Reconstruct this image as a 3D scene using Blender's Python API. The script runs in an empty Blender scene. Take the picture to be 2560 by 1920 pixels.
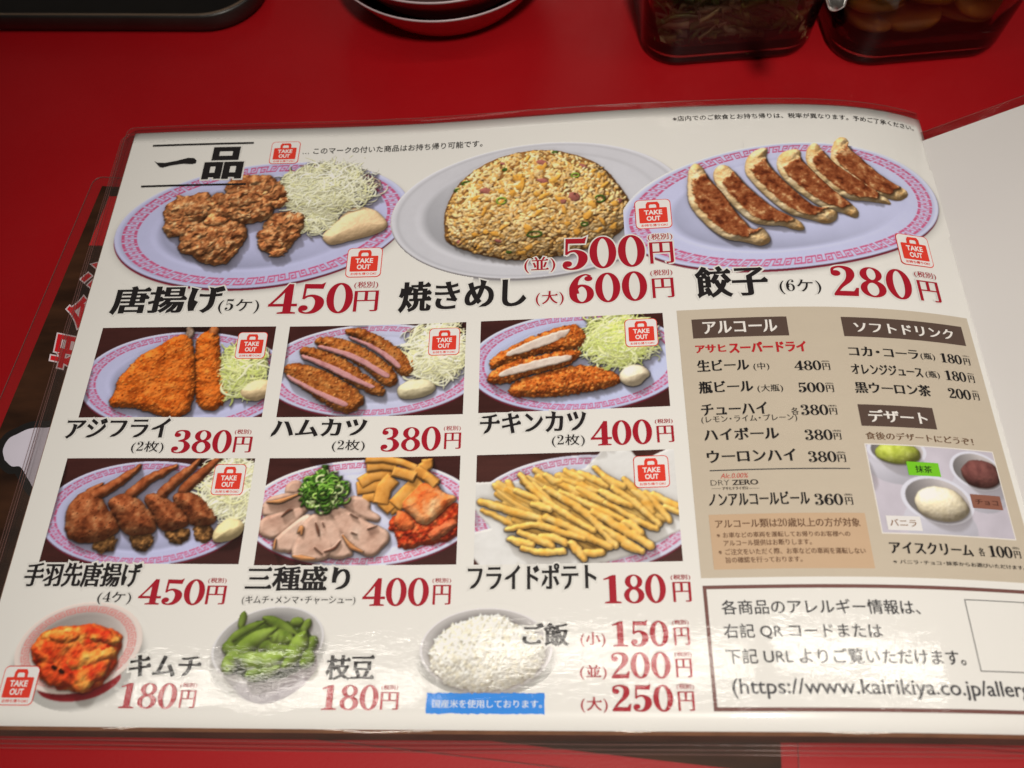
# A laminated ramen-shop menu lying open on a red table, photographed from close above.
# Page coordinates (s to the right, v downwards) are millimetres on the printed sheet.
import bpy, math, random
import numpy as np
from mathutils import Vector, Euler
from mathutils.geometry import delaunay_2d_cdt

MM = 0.001
PW=412.058;PH=290.0;Z0=6.0
XT=[0.000,10.298,20.598,30.899,41.200,51.501,61.803,72.104,82.406,92.707,103.008,113.310,123.610,133.910,144.208,154.503,164.794,175.080,185.362,195.643,205.923,216.204,226.486,236.771,247.058,257.348,267.640,277.935,288.232,298.531,308.831,319.132,329.433,339.730,350.018,360.284,370.509,380.656,390.684,400.547,410.194]
ZT=[0.000,0.249,0.440,0.570,0.642,0.666,0.658,0.637,0.622,0.626,0.660,0.736,0.861,1.046,1.315,1.682,2.151,2.710,3.335,3.993,4.658,5.309,5.931,6.515,7.053,7.544,7.982,8.358,8.662,8.885,9.029,9.077,8.985,8.696,8.165,7.328,6.082,4.318,1.969,-0.996,-4.601]
XB=[0.000,10.301,20.602,30.902,41.199,51.494,61.786,72.078,82.371,92.667,102.965,113.265,123.566,133.868,144.169,154.469,164.767,175.062,185.355,195.643,205.929,216.210,226.488,236.761,247.029,257.290,267.540,277.777,288.013,298.262,308.536,318.829,329.129,339.418,349.671,359.865,369.993,380.051,390.058,400.071,410.137]
ZB=[0.000,0.022,-0.059,-0.251,-0.547,-0.928,-1.361,-1.802,-2.211,-2.553,-2.811,-2.975,-3.049,-3.042,-2.952,-2.775,-2.510,-2.160,-1.727,-1.221,-0.645,-0.005,0.698,1.462,2.290,3.198,4.231,5.375,6.539,7.570,8.322,8.698,8.654,8.168,7.183,5.708,3.831,1.608,-0.837,-3.258,-5.444]
CAM_LOC=(218.0278,-304.1040,316.6772); CAM_ROT=(0.457742,0.045442,0.010256); CAM_F=1982.404
sc = bpy.context.scene
# ------------------------------------------------------------------ camera
cd = bpy.data.cameras.new('camera'); cam = bpy.data.objects.new('camera', cd); sc.collection.objects.link(cam)
cam.location = Vector(CAM_LOC)*MM; cam.rotation_euler = Euler(CAM_ROT, 'XYZ')
cd.sensor_width = 36.0; cd.lens = CAM_F/2560*36; cd.clip_start = 0.01; cd.clip_end = 50
cd.dof.use_dof = True; cd.dof.focus_distance = 0.362; cd.dof.aperture_fstop = 7.5
sc.camera = cam
# ------------------------------------------------------------------ world, lamps, exposure
w = bpy.data.worlds.new('World'); sc.world = w; w.use_nodes = True
w.node_tree.nodes['Background'].inputs[0].default_value = (1.0, 0.88, 0.76, 1)
w.node_tree.nodes['Background'].inputs[1].default_value = 0.035
sc.view_settings.view_transform = 'Standard'; sc.view_settings.look = 'None'; sc.view_settings.exposure = 0.0; sc.view_settings.gamma = 1.0
def area(name, loc, size, power, col, target=None, spread=180):
    l = bpy.data.lights.new(name, 'AREA'); l.shape = 'RECTANGLE'; l.size, l.size_y = size; l.energy = power; l.color = col
    l.spread = math.radians(spread)
    o = bpy.data.objects.new(name, l); sc.collection.objects.link(o); o.location = Vector(loc)*MM
    d = (Vector(target)-Vector(loc)) if target else Vector((0, 0, -1)); o.rotation_euler = d.to_track_quat('-Z', 'Y').to_euler()
    return o
WARM = (1.0, 0.93, 0.83)
area('left_ceiling_lamp', (-250, -205, 1150), (0.34, 0.026), 0.6, WARM)
area('middle_ceiling_lamp', (150, -160, 1150), (0.36, 0.024), 0.66, WARM)
area('right_ceiling_lamp', (880, -125, 1150), (0.95, 0.030), 2.05, WARM)
area('back_room_lamp', (200, 1300, 800), (0.7, 0.35), 0.8, WARM, target=(200, 0, 0))
sl = bpy.data.lights.new('added_falloff_spot', 'SPOT'); sl.energy = 50; sl.color = WARM; sl.spot_size = math.radians(46); sl.spot_blend = 1.0; sl.shadow_soft_size = .06  # added spotlight without a fixture; its soft cone leaves the back and left darker
so = bpy.data.objects.new('added_falloff_spot', sl); sc.collection.objects.link(so); so.location = Vector((360, -680, 1050))*MM
so.rotation_euler = (Vector((250, -180, 0))-Vector((360, -680, 1050))).to_track_quat('-Z', 'Y').to_euler()

# ------------------------------------------------------------------ bent sheet
TS = np.linspace(0, PW, len(XT))
def bend(s, v, dz=0.0):
    """page mm -> world mm on the curled sheet, dz above it"""
    s = np.asarray(s, float); v = np.asarray(v, float); f = np.clip(v/PH, 0, 1)
    def ev(a, q):
        a = np.asarray(a); r = np.interp(q, TS, a)
        r = r + np.where(q < 0, q*(a[1]-a[0])/(TS[1]-TS[0]), 0) + np.where(q > PW, (q-PW)*(a[-1]-a[-2])/(TS[-1]-TS[-2]), 0)
        return r
    X = ev(XT, s)*(1-f)+ev(XB, s)*f; Z = ev(ZT, s)*(1-f)+ev(ZB, s)*f
    X1 = ev(XT, s+1)*(1-f)+ev(XB, s+1)*f; Z1 = ev(ZT, s+1)*(1-f)+ev(ZB, s+1)*f
    nx, nz = -(Z1-Z), (X1-X); l = np.hypot(nx, nz)
    return np.stack([X+nx/l*dz, -v, Z0+Z+nz/l*dz], -1)
def mesh_obj(name, verts, faces, mat, parent=None, smooth=True, col=None, film_up=False):
    me = bpy.data.meshes.new(name)
    verts = np.asarray(verts, dtype=np.float64)*MM
    me.from_pydata(verts.tolist(), [], [list(f) for f in faces]) if not isinstance(faces, np.ndarray) else fast(me, verts, faces)
    if film_up:
        n = sum((p.normal.z for p in me.polygons), 0.0)
        if n < 0: me.flip_normals()
    if smooth and len(me.polygons): me.polygons.foreach_set('use_smooth', np.ones(len(me.polygons), bool))
    if col is not None:
        a = me.color_attributes.new('print', 'FLOAT_COLOR', 'POINT')
        a.data.foreach_set('color', np.concatenate([col, np.ones((len(col), 1))], 1).astype(np.float32).ravel())
    me.update()
    o = bpy.data.objects.new(name, me); sc.collection.objects.link(o)
    if mat: me.materials.append(mat)
    if parent is not None: o.parent = parent
    return o
def fast(me, v, f):
    me.vertices.add(len(v)); me.vertices.foreach_set('co', v.astype(np.float32).ravel())
    n, k = f.shape
    me.loops.add(n*k); me.loops.foreach_set('vertex_index', f.astype(np.int32).ravel())
    me.polygons.add(n); me.polygons.foreach_set('loop_start', np.arange(0, n*k, k, dtype=np.int32))
    me.update(calc_edges=True)
def empty(name, loc=(0, 0, 0)):
    o = bpy.data.objects.new(name, None); sc.collection.objects.link(o); o.location = Vector(loc)*MM; o.empty_display_size = .02
    return o
def tag(o, label, cat, group=None):
    o['label'] = label; o['category'] = cat
    if group: o['group'] = group
    return o

# ------------------------------------------------------------------ materials
def lin(c): 
    c = np.asarray(c, float)/255.; return np.where(c <= .04045, c/12.92, ((c+.055)/1.055)**2.4)
WREF = lin((217, 210, 197)); WP = np.array((.79, .782, .765))
def ink(c): return np.clip(lin(c)/WREF*WP, 0.004, .9)
def nodes(name):
    m = bpy.data.materials.new(name); m.use_nodes = True; nt = m.node_tree
    return m, nt, nt.nodes['Principled BSDF']
def laminate(nt, b):
    """glossy clear film over the print: coat with a slightly wavy surface"""
    N = nt.nodes; L = nt.links
    tc = N.new('ShaderNodeTexCoord'); mp = N.new('ShaderNodeMapping'); mp.inputs['Scale'].default_value = (1.0, 2.1, 1)
    L.new(tc.outputs['Object'], mp.inputs[0])
    n1 = N.new('ShaderNodeTexNoise'); n1.inputs['Scale'].default_value = 16; n1.inputs['Detail'].default_value = 2
    n2 = N.new('ShaderNodeTexNoise'); n2.inputs['Scale'].default_value = 95; n2.inputs['Detail'].default_value = 5; n2.inputs['Roughness'].default_value = .62
    L.new(mp.outputs[0], n1.inputs['Vector']); L.new(mp.outputs[0], n2.inputs['Vector'])
    b1 = N.new('ShaderNodeBump'); b1.inputs['Strength'].default_value = 1; b1.inputs['Distance'].default_value = .00032
    b2 = N.new('ShaderNodeBump'); b2.inputs['Strength'].default_value = 1; b2.inputs['Distance'].default_value = .0001
    L.new(n1.outputs[0], b1.inputs['Height']); L.new(n2.outputs[0], b2.inputs['Height']); L.new(b1.outputs[0], b2.inputs['Normal'])
    n3 = N.new('ShaderNodeTexNoise'); n3.inputs['Scale'].default_value = 420; n3.inputs['Detail'].default_value = 3
    b3 = N.new('ShaderNodeBump'); b3.inputs['Strength'].default_value = 1; b3.inputs['Distance'].default_value = .000014
    L.new(mp.outputs[0], n3.inputs['Vector']); L.new(n3.outputs[0], b3.inputs['Height']); L.new(b2.outputs[0], b3.inputs['Normal'])
    L.new(b3.outputs[0], b.inputs['Coat Normal'])
    b.inputs['Coat Weight'].default_value = 1; b.inputs['Coat Roughness'].default_value = .03; b.inputs['Coat IOR'].default_value = 1.5
    b.inputs['Roughness'].default_value = .32; b.inputs['Specular IOR Level'].default_value = .22
    return n2
MATS = {}
def print_mat(c):
    """flat printing ink under the film; c in photo sRGB"""
    k = tuple(c)
    if k in MATS: return MATS[k]
    m, nt, b = nodes('printed_ink'); n2 = laminate(nt, b)
    col = ink(c); mx = nt.nodes.new('ShaderNodeMixRGB')
    mx.inputs[1].default_value = (*col, 1); mx.inputs[2].default_value = (*np.clip(col*.93+.002, 0, 1), 1)
    nt.links.new(n2.outputs[0], mx.inputs[0]); nt.links.new(mx.outputs[0], b.inputs['Base Color'])
    MATS[k] = m; return m
def photo_mat():
    if 'ph' in MATS: return MATS['ph']
    m, nt, b = nodes('printed_photo'); laminate(nt, b)
    a = nt.nodes.new('ShaderNodeAttribute'); a.attribute_name = 'print'
    nt.links.new(a.outputs['Color'], b.inputs['Base Color']); MATS['ph'] = m; return m
def paper_mat():
    if 'pp' in MATS: return MATS['pp']
    m, nt, b = nodes('white_print_paper'); laminate(nt, b)
    tc = nt.nodes.new('ShaderNodeTexCoord'); n = nt.nodes.new('ShaderNodeTexNoise'); n.inputs['Scale'].default_value = 30; n.inputs['Detail'].default_value = 4
    cr = nt.nodes.new('ShaderNodeValToRGB'); cr.color_ramp.elements[0].color = (*(WP*.985), 1); cr.color_ramp.elements[1].color = (*np.clip(WP*1.01, 0, 1), 1)
    nt.links.new(tc.outputs['Object'], n.inputs['Vector']); nt.links.new(n.outputs[0], cr.inputs[0]); nt.links.new(cr.outputs[0], b.inputs['Base Color'])
    MATS['pp'] = m; return m
def film_mat():
    if 'film' in MATS: return MATS['film']
    m = bpy.data.materials.new('clear_film'); m.use_nodes = True; nt = m.node_tree; N = nt.nodes; L = nt.links
    N.remove(N['Principled BSDF']); out = N['Material Output']
    t = N.new('ShaderNodeBsdfTransparent'); t.inputs[0].default_value = (.955, .945, .94, 1)
    g = N.new('ShaderNodeBsdfGlossy'); g.inputs['Roughness'].default_value = .06; g.inputs[0].default_value = (1, 1, 1, 1)
    d = N.new('ShaderNodeBsdfDiffuse'); d.inputs[0].default_value = (.5, .46, .44, 1)
    tc = N.new('ShaderNodeTexCoord'); n = N.new('ShaderNodeTexNoise'); n.inputs['Scale'].default_value = 120; n.inputs['Detail'].default_value = 4
    bm = N.new('ShaderNodeBump'); bm.inputs['Strength'].default_value = 1; bm.inputs['Distance'].default_value = .000045
    L.new(tc.outputs['Object'], n.inputs['Vector']); L.new(n.outputs[0], bm.inputs['Height']); L.new(bm.outputs[0], g.inputs['Normal'])
    m1 = N.new('ShaderNodeMixShader'); m1.inputs[0].default_value = .012; L.new(t.outputs[0], m1.inputs[1]); L.new(d.outputs[0], m1.inputs[2])
    m2 = N.new('ShaderNodeMixShader'); fr = N.new('ShaderNodeFresnel'); fr.inputs[0].default_value = 1.45
    L.new(bm.outputs[0], fr.inputs['Normal']); L.new(fr.outputs[0], m2.inputs[0]); L.new(m1.outputs[0], m2.inputs[1]); L.new(g.outputs[0], m2.inputs[2])
    L.new(m2.outputs[0], out.inputs[0]); MATS['film'] = m; return m
def edge_mat():
    if 'edge' in MATS: return MATS['edge']
    m, nt, b = nodes('film_edge'); b.inputs['Base Color'].default_value = (.22, .11, .10, 1); b.inputs['Roughness'].default_value = .18; b.inputs['Alpha'].default_value = .5
    tc = nt.nodes.new('ShaderNodeTexCoord'); n = nt.nodes.new('ShaderNodeTexNoise'); n.inputs['Scale'].default_value = 150
    bm = nt.nodes.new('ShaderNodeBump'); bm.inputs['Distance'].default_value = .00032; bm.inputs['Strength'].default_value = .8
    nt.links.new(tc.outputs['Object'], n.inputs['Vector']); nt.links.new(n.outputs[0], bm.inputs['Height']); nt.links.new(bm.outputs[0], b.inputs['Normal'])
    MATS['edge'] = m; return m
def plain(name, c, rough=.5, noise=0, nscale=40, spec=.5, bump=0, coat=0):
    m, nt, b = nodes(name); c = np.asarray(c, float)
    b.inputs['Roughness'].default_value = rough; b.inputs['Specular IOR Level'].default_value = spec; b.inputs['Coat Weight'].default_value = coat
    tc = nt.nodes.new('ShaderNodeTexCoord'); n = nt.nodes.new('ShaderNodeTexNoise'); n.inputs['Scale'].default_value = nscale; n.inputs['Detail'].default_value = 5
    cr = nt.nodes.new('ShaderNodeValToRGB'); cr.color_ramp.elements[0].position = .3; cr.color_ramp.elements[1].position = .7
    cr.color_ramp.elements[0].color = (*np.clip(c*(1-noise), 0, 1), 1); cr.color_ramp.elements[1].color = (*np.clip(c*(1+noise), 0, 1), 1)
    nt.links.new(tc.outputs['Object'], n.inputs['Vector']); nt.links.new(n.outputs[0], cr.inputs[0]); nt.links.new(cr.outputs[0], b.inputs['Base Color'])
    if bump:
        bm = nt.nodes.new('ShaderNodeBump'); bm.inputs['Distance'].default_value = bump; nt.links.new(n.outputs[0], bm.inputs['Height']); nt.links.new(bm.outputs[0], b.inputs['Normal'])
    return m

# ------------------------------------------------------------------ flat printed shapes
BLACK = (34, 30, 29); RED = (158, 24, 38); BAG = (214, 58, 42); BROWN = (84, 52, 40); PAPER = (217, 210, 197)
def grid_quad(name, q, mat, parent, dz, step=3.0):
    """a quad TL,TR,BR,BL of page points as a bent grid"""
    q = np.array([a[:2] for a in q]); W = max(np.linalg.norm(q[1]-q[0]), np.linalg.norm(q[2]-q[3])); H = max(np.linalg.norm(q[3]-q[0]), .1)
    nu, nv = max(1, int(W/step)), max(1, int(H/(step*4)))
    u, v = np.meshgrid(np.linspace(0, 1, nu+1), np.linspace(0, 1, nv+1))
    P = (q[0][None, None]*(1-u[..., None])+q[1]*u[..., None])*(1-v[..., None])+(q[3]*(1-u[..., None])+q[2]*u[..., None])*v[..., None]
    V = bend(P[..., 0].ravel(), P[..., 1].ravel(), dz)
    i = np.arange((nu+1)*(nv+1)).reshape(nv+1, nu+1)
    F = np.stack([i[1:, :-1], i[1:, 1:], i[:-1, 1:], i[:-1, :-1]], -1).reshape(-1, 4)
    return mesh_obj(name, V, F, mat, parent)
def rect(a): return a
def box(s0, v0, s1, v1): return [(s0, v0), (s1, v0), (s1, v1), (s0, v1)]
def sgn_area(p): x, y = p[:, 0], p[:, 1]; return .5*np.sum(x*np.roll(y, -1)-np.roll(x, -1)*y)
def winding(pt, polys):
    wn = np.zeros(len(pt), int)
    for p in polys:
        a = p; b = np.roll(p, -1, 0)
        for i in range(len(a)):
            up = (a[i, 1] <= pt[:, 1]) & (b[i, 1] > pt[:, 1]); dn = (a[i, 1] > pt[:, 1]) & (b[i, 1] <= pt[:, 1])
            cr = (b[i, 0]-a[i, 0])*(pt[:, 1]-a[i, 1])-(pt[:, 0]-a[i, 0])*(b[i, 1]-a[i, 1])
            wn += (up & (cr > 0)).astype(int)-(dn & (cr < 0)).astype(int)
    return wn
def fill(polys):
    """non-zero fill of closed contours -> verts (n,2), triangles"""
    vs = []; es = []
    for p in polys:
        n0 = len(vs); n = len(p)
        vs += [Vector((float(a), float(b))) for a, b in p]; es += [(n0+i, n0+(i+1) % n) for i in range(n)]
    r = delaunay_2d_cdt(vs, es, [], 0, 1e-6)
    V = np.array([(a.x, a.y) for a in r[0]]); F = np.array([f for f in r[2] if len(f) == 3])
    k = winding(V[F].mean(1), polys) != 0
    return V, F[k]
# ---- glyphs
_gl = {}
def raw_glyph(s):
    """outlines of a string in em units as oriented polylines (outer CCW, holes CW)"""
    if s in _gl: return _gl[s]
    t = bpy.data.curves.new('t', 'FONT'); t.body = s; t.size = 1
    o = bpy.data.objects.new('t', t); sc.collection.objects.link(o)
    dg = bpy.context.evaluated_depsgraph_get(); c = o.evaluated_get(dg).to_curve(dg)
    polys = []
    for sp in c.splines:
        b = sp.bezier_points; n = len(b); pts = []
        for i in range(n):
            p0, p3 = np.array(b[i].co[:2]), np.array(b[(i+1) % n].co[:2]); p1, p2 = np.array(b[i].handle_right[:2]), np.array(b[(i+1) % n].handle_left[:2])
            d = p3-p0; L = np.linalg.norm(d)+1e-9
            dev = max(abs(d[0]*(p1-p0)[1]-d[1]*(p1-p0)[0]), abs(d[0]*(p2-p0)[1]-d[1]*(p2-p0)[0]))/L
            k = 1 if dev < .002 else 5
            for j in range(k):
                u = j/k; pts.append((1-u)**3*p0+3*(1-u)**2*u*p1+3*(1-u)*u*u*p2+u**3*p3)
        q = np.array(pts); keep = np.linalg.norm(q-np.roll(q, 1, 0), axis=1) > 1e-4; q = q[keep]
        if len(q) > 2: polys.append(q)
    o.evaluated_get(dg).to_curve_clear(); bpy.data.objects.remove(o); bpy.data.curves.remove(t)
    out = []
    for i, q in enumerate(polys):
        depth = sum(1 for j, r in enumerate(polys) if j != i and winding(q[:1]+1e-5, [r])[0] != 0)
        if (sgn_area(q) > 0) != (depth % 2 == 0): q = q[::-1]
        out.append(q)
    _gl[s] = out; return out
def offset(p, dx, dy):
    """move every edge outwards by dx*|nx| + dy*|ny| and mitre"""
    d = np.roll(p, -1, 0)-p; L = np.linalg.norm(d, axis=1, keepdims=True)+1e-12; d = d/L
    n = np.stack([d[:, 1], -d[:, 0]], 1); off = np.hypot(dx*n[:, 0], dy*n[:, 1])
    if dy < 0: off = dx*np.abs(n[:, 0])+dy*np.abs(n[:, 1])
    n0, o0 = np.roll(n, 1, 0), np.roll(off, 1)
    cr = n0[:, 0]*n[:, 1]-n0[:, 1]*n[:, 0]; dot = (n0*n).sum(1)
    q = np.empty_like(p)
    for i in range(len(p)):
        if abs(cr[i]) < .15 or dot[i] < -.75:
            m = n0[i]+n[i]; l = np.linalg.norm(m); m = m/l if l > .3 else n[i]; q[i] = p[i]+m*(o0[i]+off[i])/2
        else:
            A = np.array([n0[i], n[i]]); q[i] = p[i]+np.linalg.solve(A, [o0[i], off[i]])
            e = q[i]-p[i]; l = np.linalg.norm(e); mx = 2.2*max(abs(o0[i]), abs(off[i]), 1e-9)
            if l > mx: q[i] = p[i]+e*mx/l
    return q
def brush(p):
    """give sans outlines the triangles and tapered sweeps of a printed serif face"""
    if sgn_area(p) < 0: return p
    n = len(p); d = np.roll(p, -1, 0)-p; L = np.linalg.norm(d, axis=1); u = d/L[:, None]
    out = []; i = 0; skip = set()
    for i in range(n):
        if i in skip: continue
        j = (i+1) % n; h = (i-1) % n
        t0 = u[h][0]*u[i][1]-u[h][1]*u[i][0]; t1 = u[i][0]*u[j][1]-u[i][1]*u[j][0]
        nx, ny = u[i][1], -u[i][0]
        if .035 < L[i] < .115 and t0 > .6 and t1 > .6 and L[h] > .05 and L[j] > .05 and j not in skip and j != 0:
            if nx > .93:
                a, b = p[i], p[j]; out += [a+[.005, 0], b+[.022, -.004], b+[-.03, .052], b+[-.10, .0]]; skip.add(j); continue
            if nx < -.3 and ny < -.25:
                m = (p[i]+p[j])/2; out += [m+np.array([nx, ny])*.035]; skip.add(j); continue
            if ny > .8 and abs(nx) < .5:
                a, b = (p[i], p[j]); out += [a+[.012, -.012], b+[-.022, .018]]; skip.add(j); continue
        out.append(p[i])
    return np.array(out)
def ell(cx, cy, rx, ry, n=30, cw=False):
    a = np.linspace(0, 2*np.pi, n, endpoint=False); a = -a if cw else a
    return np.stack([cx+rx*np.cos(a), cy+ry*np.sin(a)], 1)
def spline(pts, k=7):
    p = np.array(pts, float); p = np.concatenate([[2*p[0]-p[1]], p, [2*p[-1]-p[-2]]]); o = []
    for i in range(1, len(p)-2):
        for j in range(k):
            t = j/k; o.append(.5*(2*p[i]+(p[i+1]-p[i-1])*t+(2*p[i-1]-5*p[i]+4*p[i+1]-p[i+2])*t*t+(3*p[i]-p[i-1]-3*p[i+1]+p[i+2])*t**3))
    o.append(p[-2]); return np.array(o)
def pen(pts):
    """variable width stroke: points (x, y, half width)"""
    s = spline(pts); t = np.gradient(s[:, :2], axis=0); t /= np.linalg.norm(t, axis=1, keepdims=True)+1e-9; nn = np.stack([-t[:, 1], t[:, 0]], 1)
    q = np.concatenate([s[:, :2]-nn*s[:, 2:], (s[:, :2]+nn*s[:, 2:])[::-1]]); return q if sgn_area(q) > 0 else q[::-1]
def ccw(p): p = np.array(p, float); return p if sgn_area(p) > 0 else p[::-1]
DIG = {
 '0': [ell(.3, .5, .29, .515), ell(.3, .5, .145, .465, cw=True)],
 '1': [ccw([(.19, 0), (.37, 0), (.37, 1.0), (.30, 1.0), (.19, .96)]), ccw([(.05, 0), (.51, 0), (.51, .035), (.37, .07), (.19, .07), (.05, .035)]), ccw([(.03, .87), (.30, 1.0), (.30, .9), (.03, .84)])],
 '2': [ell(.145, .76, .095, .095), pen([(.06, .78, .012), (.10, .93, .025), (.27, .985, .03), (.44, .90, .07), (.475, .72, .082), (.40, .52, .06), (.22, .30, .03), (.07, .07, .02)]), ccw([(.04, 0), (.56, 0), (.60, .27), (.565, .27), (.50, .15), (.16, .15), (.04, .06)])],
 '3': [ell(.14, .79, .085, .085), pen([(.06, .80, .012), (.12, .94, .025), (.27, .99, .022), (.42, .92, .06), (.455, .76, .075), (.40, .60, .045), (.21, .525, .016)]), pen([(.21, .525, .016), (.40, .485, .04), (.50, .28, .085), (.42, .08, .06), (.24, .005, .02), (.09, .05, .022), (.04, .18, .014)]), ell(.13, .19, .09, .09)],
 '4': [pen([(.46, .99, .03), (.25, .62, .022), (.035, .285, .018)]), ccw([(.01, .245), (.65, .245), (.65, .325), (.02, .325)]), ccw([(.36, 0), (.52, 0), (.52, 1.0), (.44, 1.0), (.36, .85)]), ccw([(.24, 0), (.63, 0), (.63, .035), (.52, .06), (.36, .06), (.24, .035)])],
 '5': [ccw([(.12, 1.0), (.50, .985), (.57, 1.03), (.53, .83), (.14, .85)]), pen([(.135, .98, .018), (.125, .72, .016), (.115, .49, .016)]), pen([(.115, .49, .012), (.20, .575, .025), (.34, .585, .04), (.475, .45, .085), (.48, .25, .088), (.38, .07, .055), (.22, .01, .022), (.09, .06, .025), (.045, .17, .014)]), ell(.135, .18, .09, .09)],
 '6': [ell(.31, .315, .285, .325), ell(.315, .305, .135, .27, cw=True), pen([(.13, .33, .11), (.12, .58, .085), (.22, .86, .045), (.40, .985, .02), (.53, .93, .02)]), ell(.485, .84, .085, .085)],
 '8': [ell(.31, .755, .245, .25), ell(.32, .77, .12, .205, cw=True), ell(.31, .27, .285, .285), ell(.30, .255, .15, .225, cw=True)],
}
NARROW = {'(': .42, ')': .42, '・': .62, '！': .6, 'ー': .95}
def layout(text, style, bold):
    """list of contours of a whole string, em units"""
    dx, dy = bold; out = []
    if style == 'digits':
        x = 0
        for ch in text:
            out += [p+[x, 0] for p in DIG[ch]]; x += {'1': .60, '4': .68}.get(ch, .645)
        return [offset(p, dx, dy) if dx else p for p in out]
    if style == 'plain':
        return [offset(p, dx, dy) if dx or dy else p for p in raw_glyph(text)]
    x = 0
    for ch in text:
        if ch == ' ': x += .5; continue
        if ch in DIG: out += [p*[.8, .8]+[x, 0] for p in DIG[ch]]; x += .54; continue
        wdt = NARROW.get(ch, 1.0); g = raw_glyph(ch)
        if ch in '()':
            xs = np.concatenate(g)[:, 0]; mid = (xs.min()+xs.max())/2
            out += [(p-[mid, -.02])*[1.1, 1.0]+[x+wdt/2, 0] for p in g]; x += wdt; continue
        if wdt < .9:
            xs = np.concatenate(g)[:, 0]; mid = (xs.min()+xs.max())/2; g = [p+[wdt/2-mid, 0] for p in g]
        for p in g:
            q = brush(p) if style == 'serif' else p
            out.append(offset(q, dx, dy)+[x, 0])
        x += wdt
    return out
def text(name, s, q, col, parent, dz=.42, style='serif', bold=(.028, .002), halo=None, slant=0.0, clip=None):
    """print a string so that its ink fills the measured page box q = [bottom-left, bottom-right, top-left]"""
    polys = layout(s, style, bold); A = np.concatenate(polys); lo, hi = A.min(0), A.max(0)
    s0 = (q[0][0]+q[2][0])/2; s1 = q[1][0]; vb = (q[0][1]+q[1][1])/2; vt = q[2][1]
    if slant: s0 = q[0][0]
    k = np.array([(s1-s0)/(hi[0]-lo[0]), (vb-vt)/(hi[1]-lo[1])])
    M = []
    for p in polys:
        r = (p-lo)*k; r[:, 0] += slant*r[:, 1]; M.append(r)
    V, F = fill(M)
    P = bend(s0+V[:, 0], vb-V[:, 1], dz)
    if halo:
        hp = [offset(p, halo, halo) for p in M if sgn_area(p) > 0]; hv, hf = fill(hp)
        glow = (bend(s0+hv[:, 0], vb-hv[:, 1], dz-.16), hf)
    o = mesh_obj(name, P, F, print_mat(col), parent)
    if halo: mesh_obj('text_glow', *glow, print_mat((213, 206, 193)), o)
    return o

# ------------------------------------------------------------------ printed dish photographs
# Each photo on the sheet is printed colour: a small relief of the dish is built on a fine grid of
# the sheet and its lit colours become the ink of that print.
RS = 6.4
def val_noise(x, y, seed, octv=3):
    out = np.zeros_like(x); amp = 1.0; tot = 0
    for o in range(octv):
        g = np.random.default_rng(seed*131+o).random((64, 64)); xi = np.floor(x).astype(int); yi = np.floor(y).astype(int)
        fx = x-xi; fy = y-yi; fx = fx*fx*(3-2*fx); fy = fy*fy*(3-2*fy)
        a = g[yi % 64, xi % 64]; b = g[yi % 64, (xi+1) % 64]; c = g[(yi+1) % 64, xi % 64]; d = g[(yi+1) % 64, (xi+1) % 64]
        out += amp*((a*(1-fx)+b*fx)*(1-fy)+(c*(1-fx)+d*fx)*fy); tot += amp; amp *= .55; x = x*2.03+7.1; y = y*2.03+3.7
    return out/tot*2-1
def boxblur(a, r):
    for ax in (0, 1):
        p = np.pad(a, [(r+1, r) if i == ax else (0, 0) for i in range(2)], mode='edge'); c = np.cumsum(p, ax)
        a = (np.take(c, range(2*r+1, c.shape[ax]), ax)-np.take(c, range(0, c.shape[ax]-2*r-1), ax))/(2*r+1)
    return a
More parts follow.
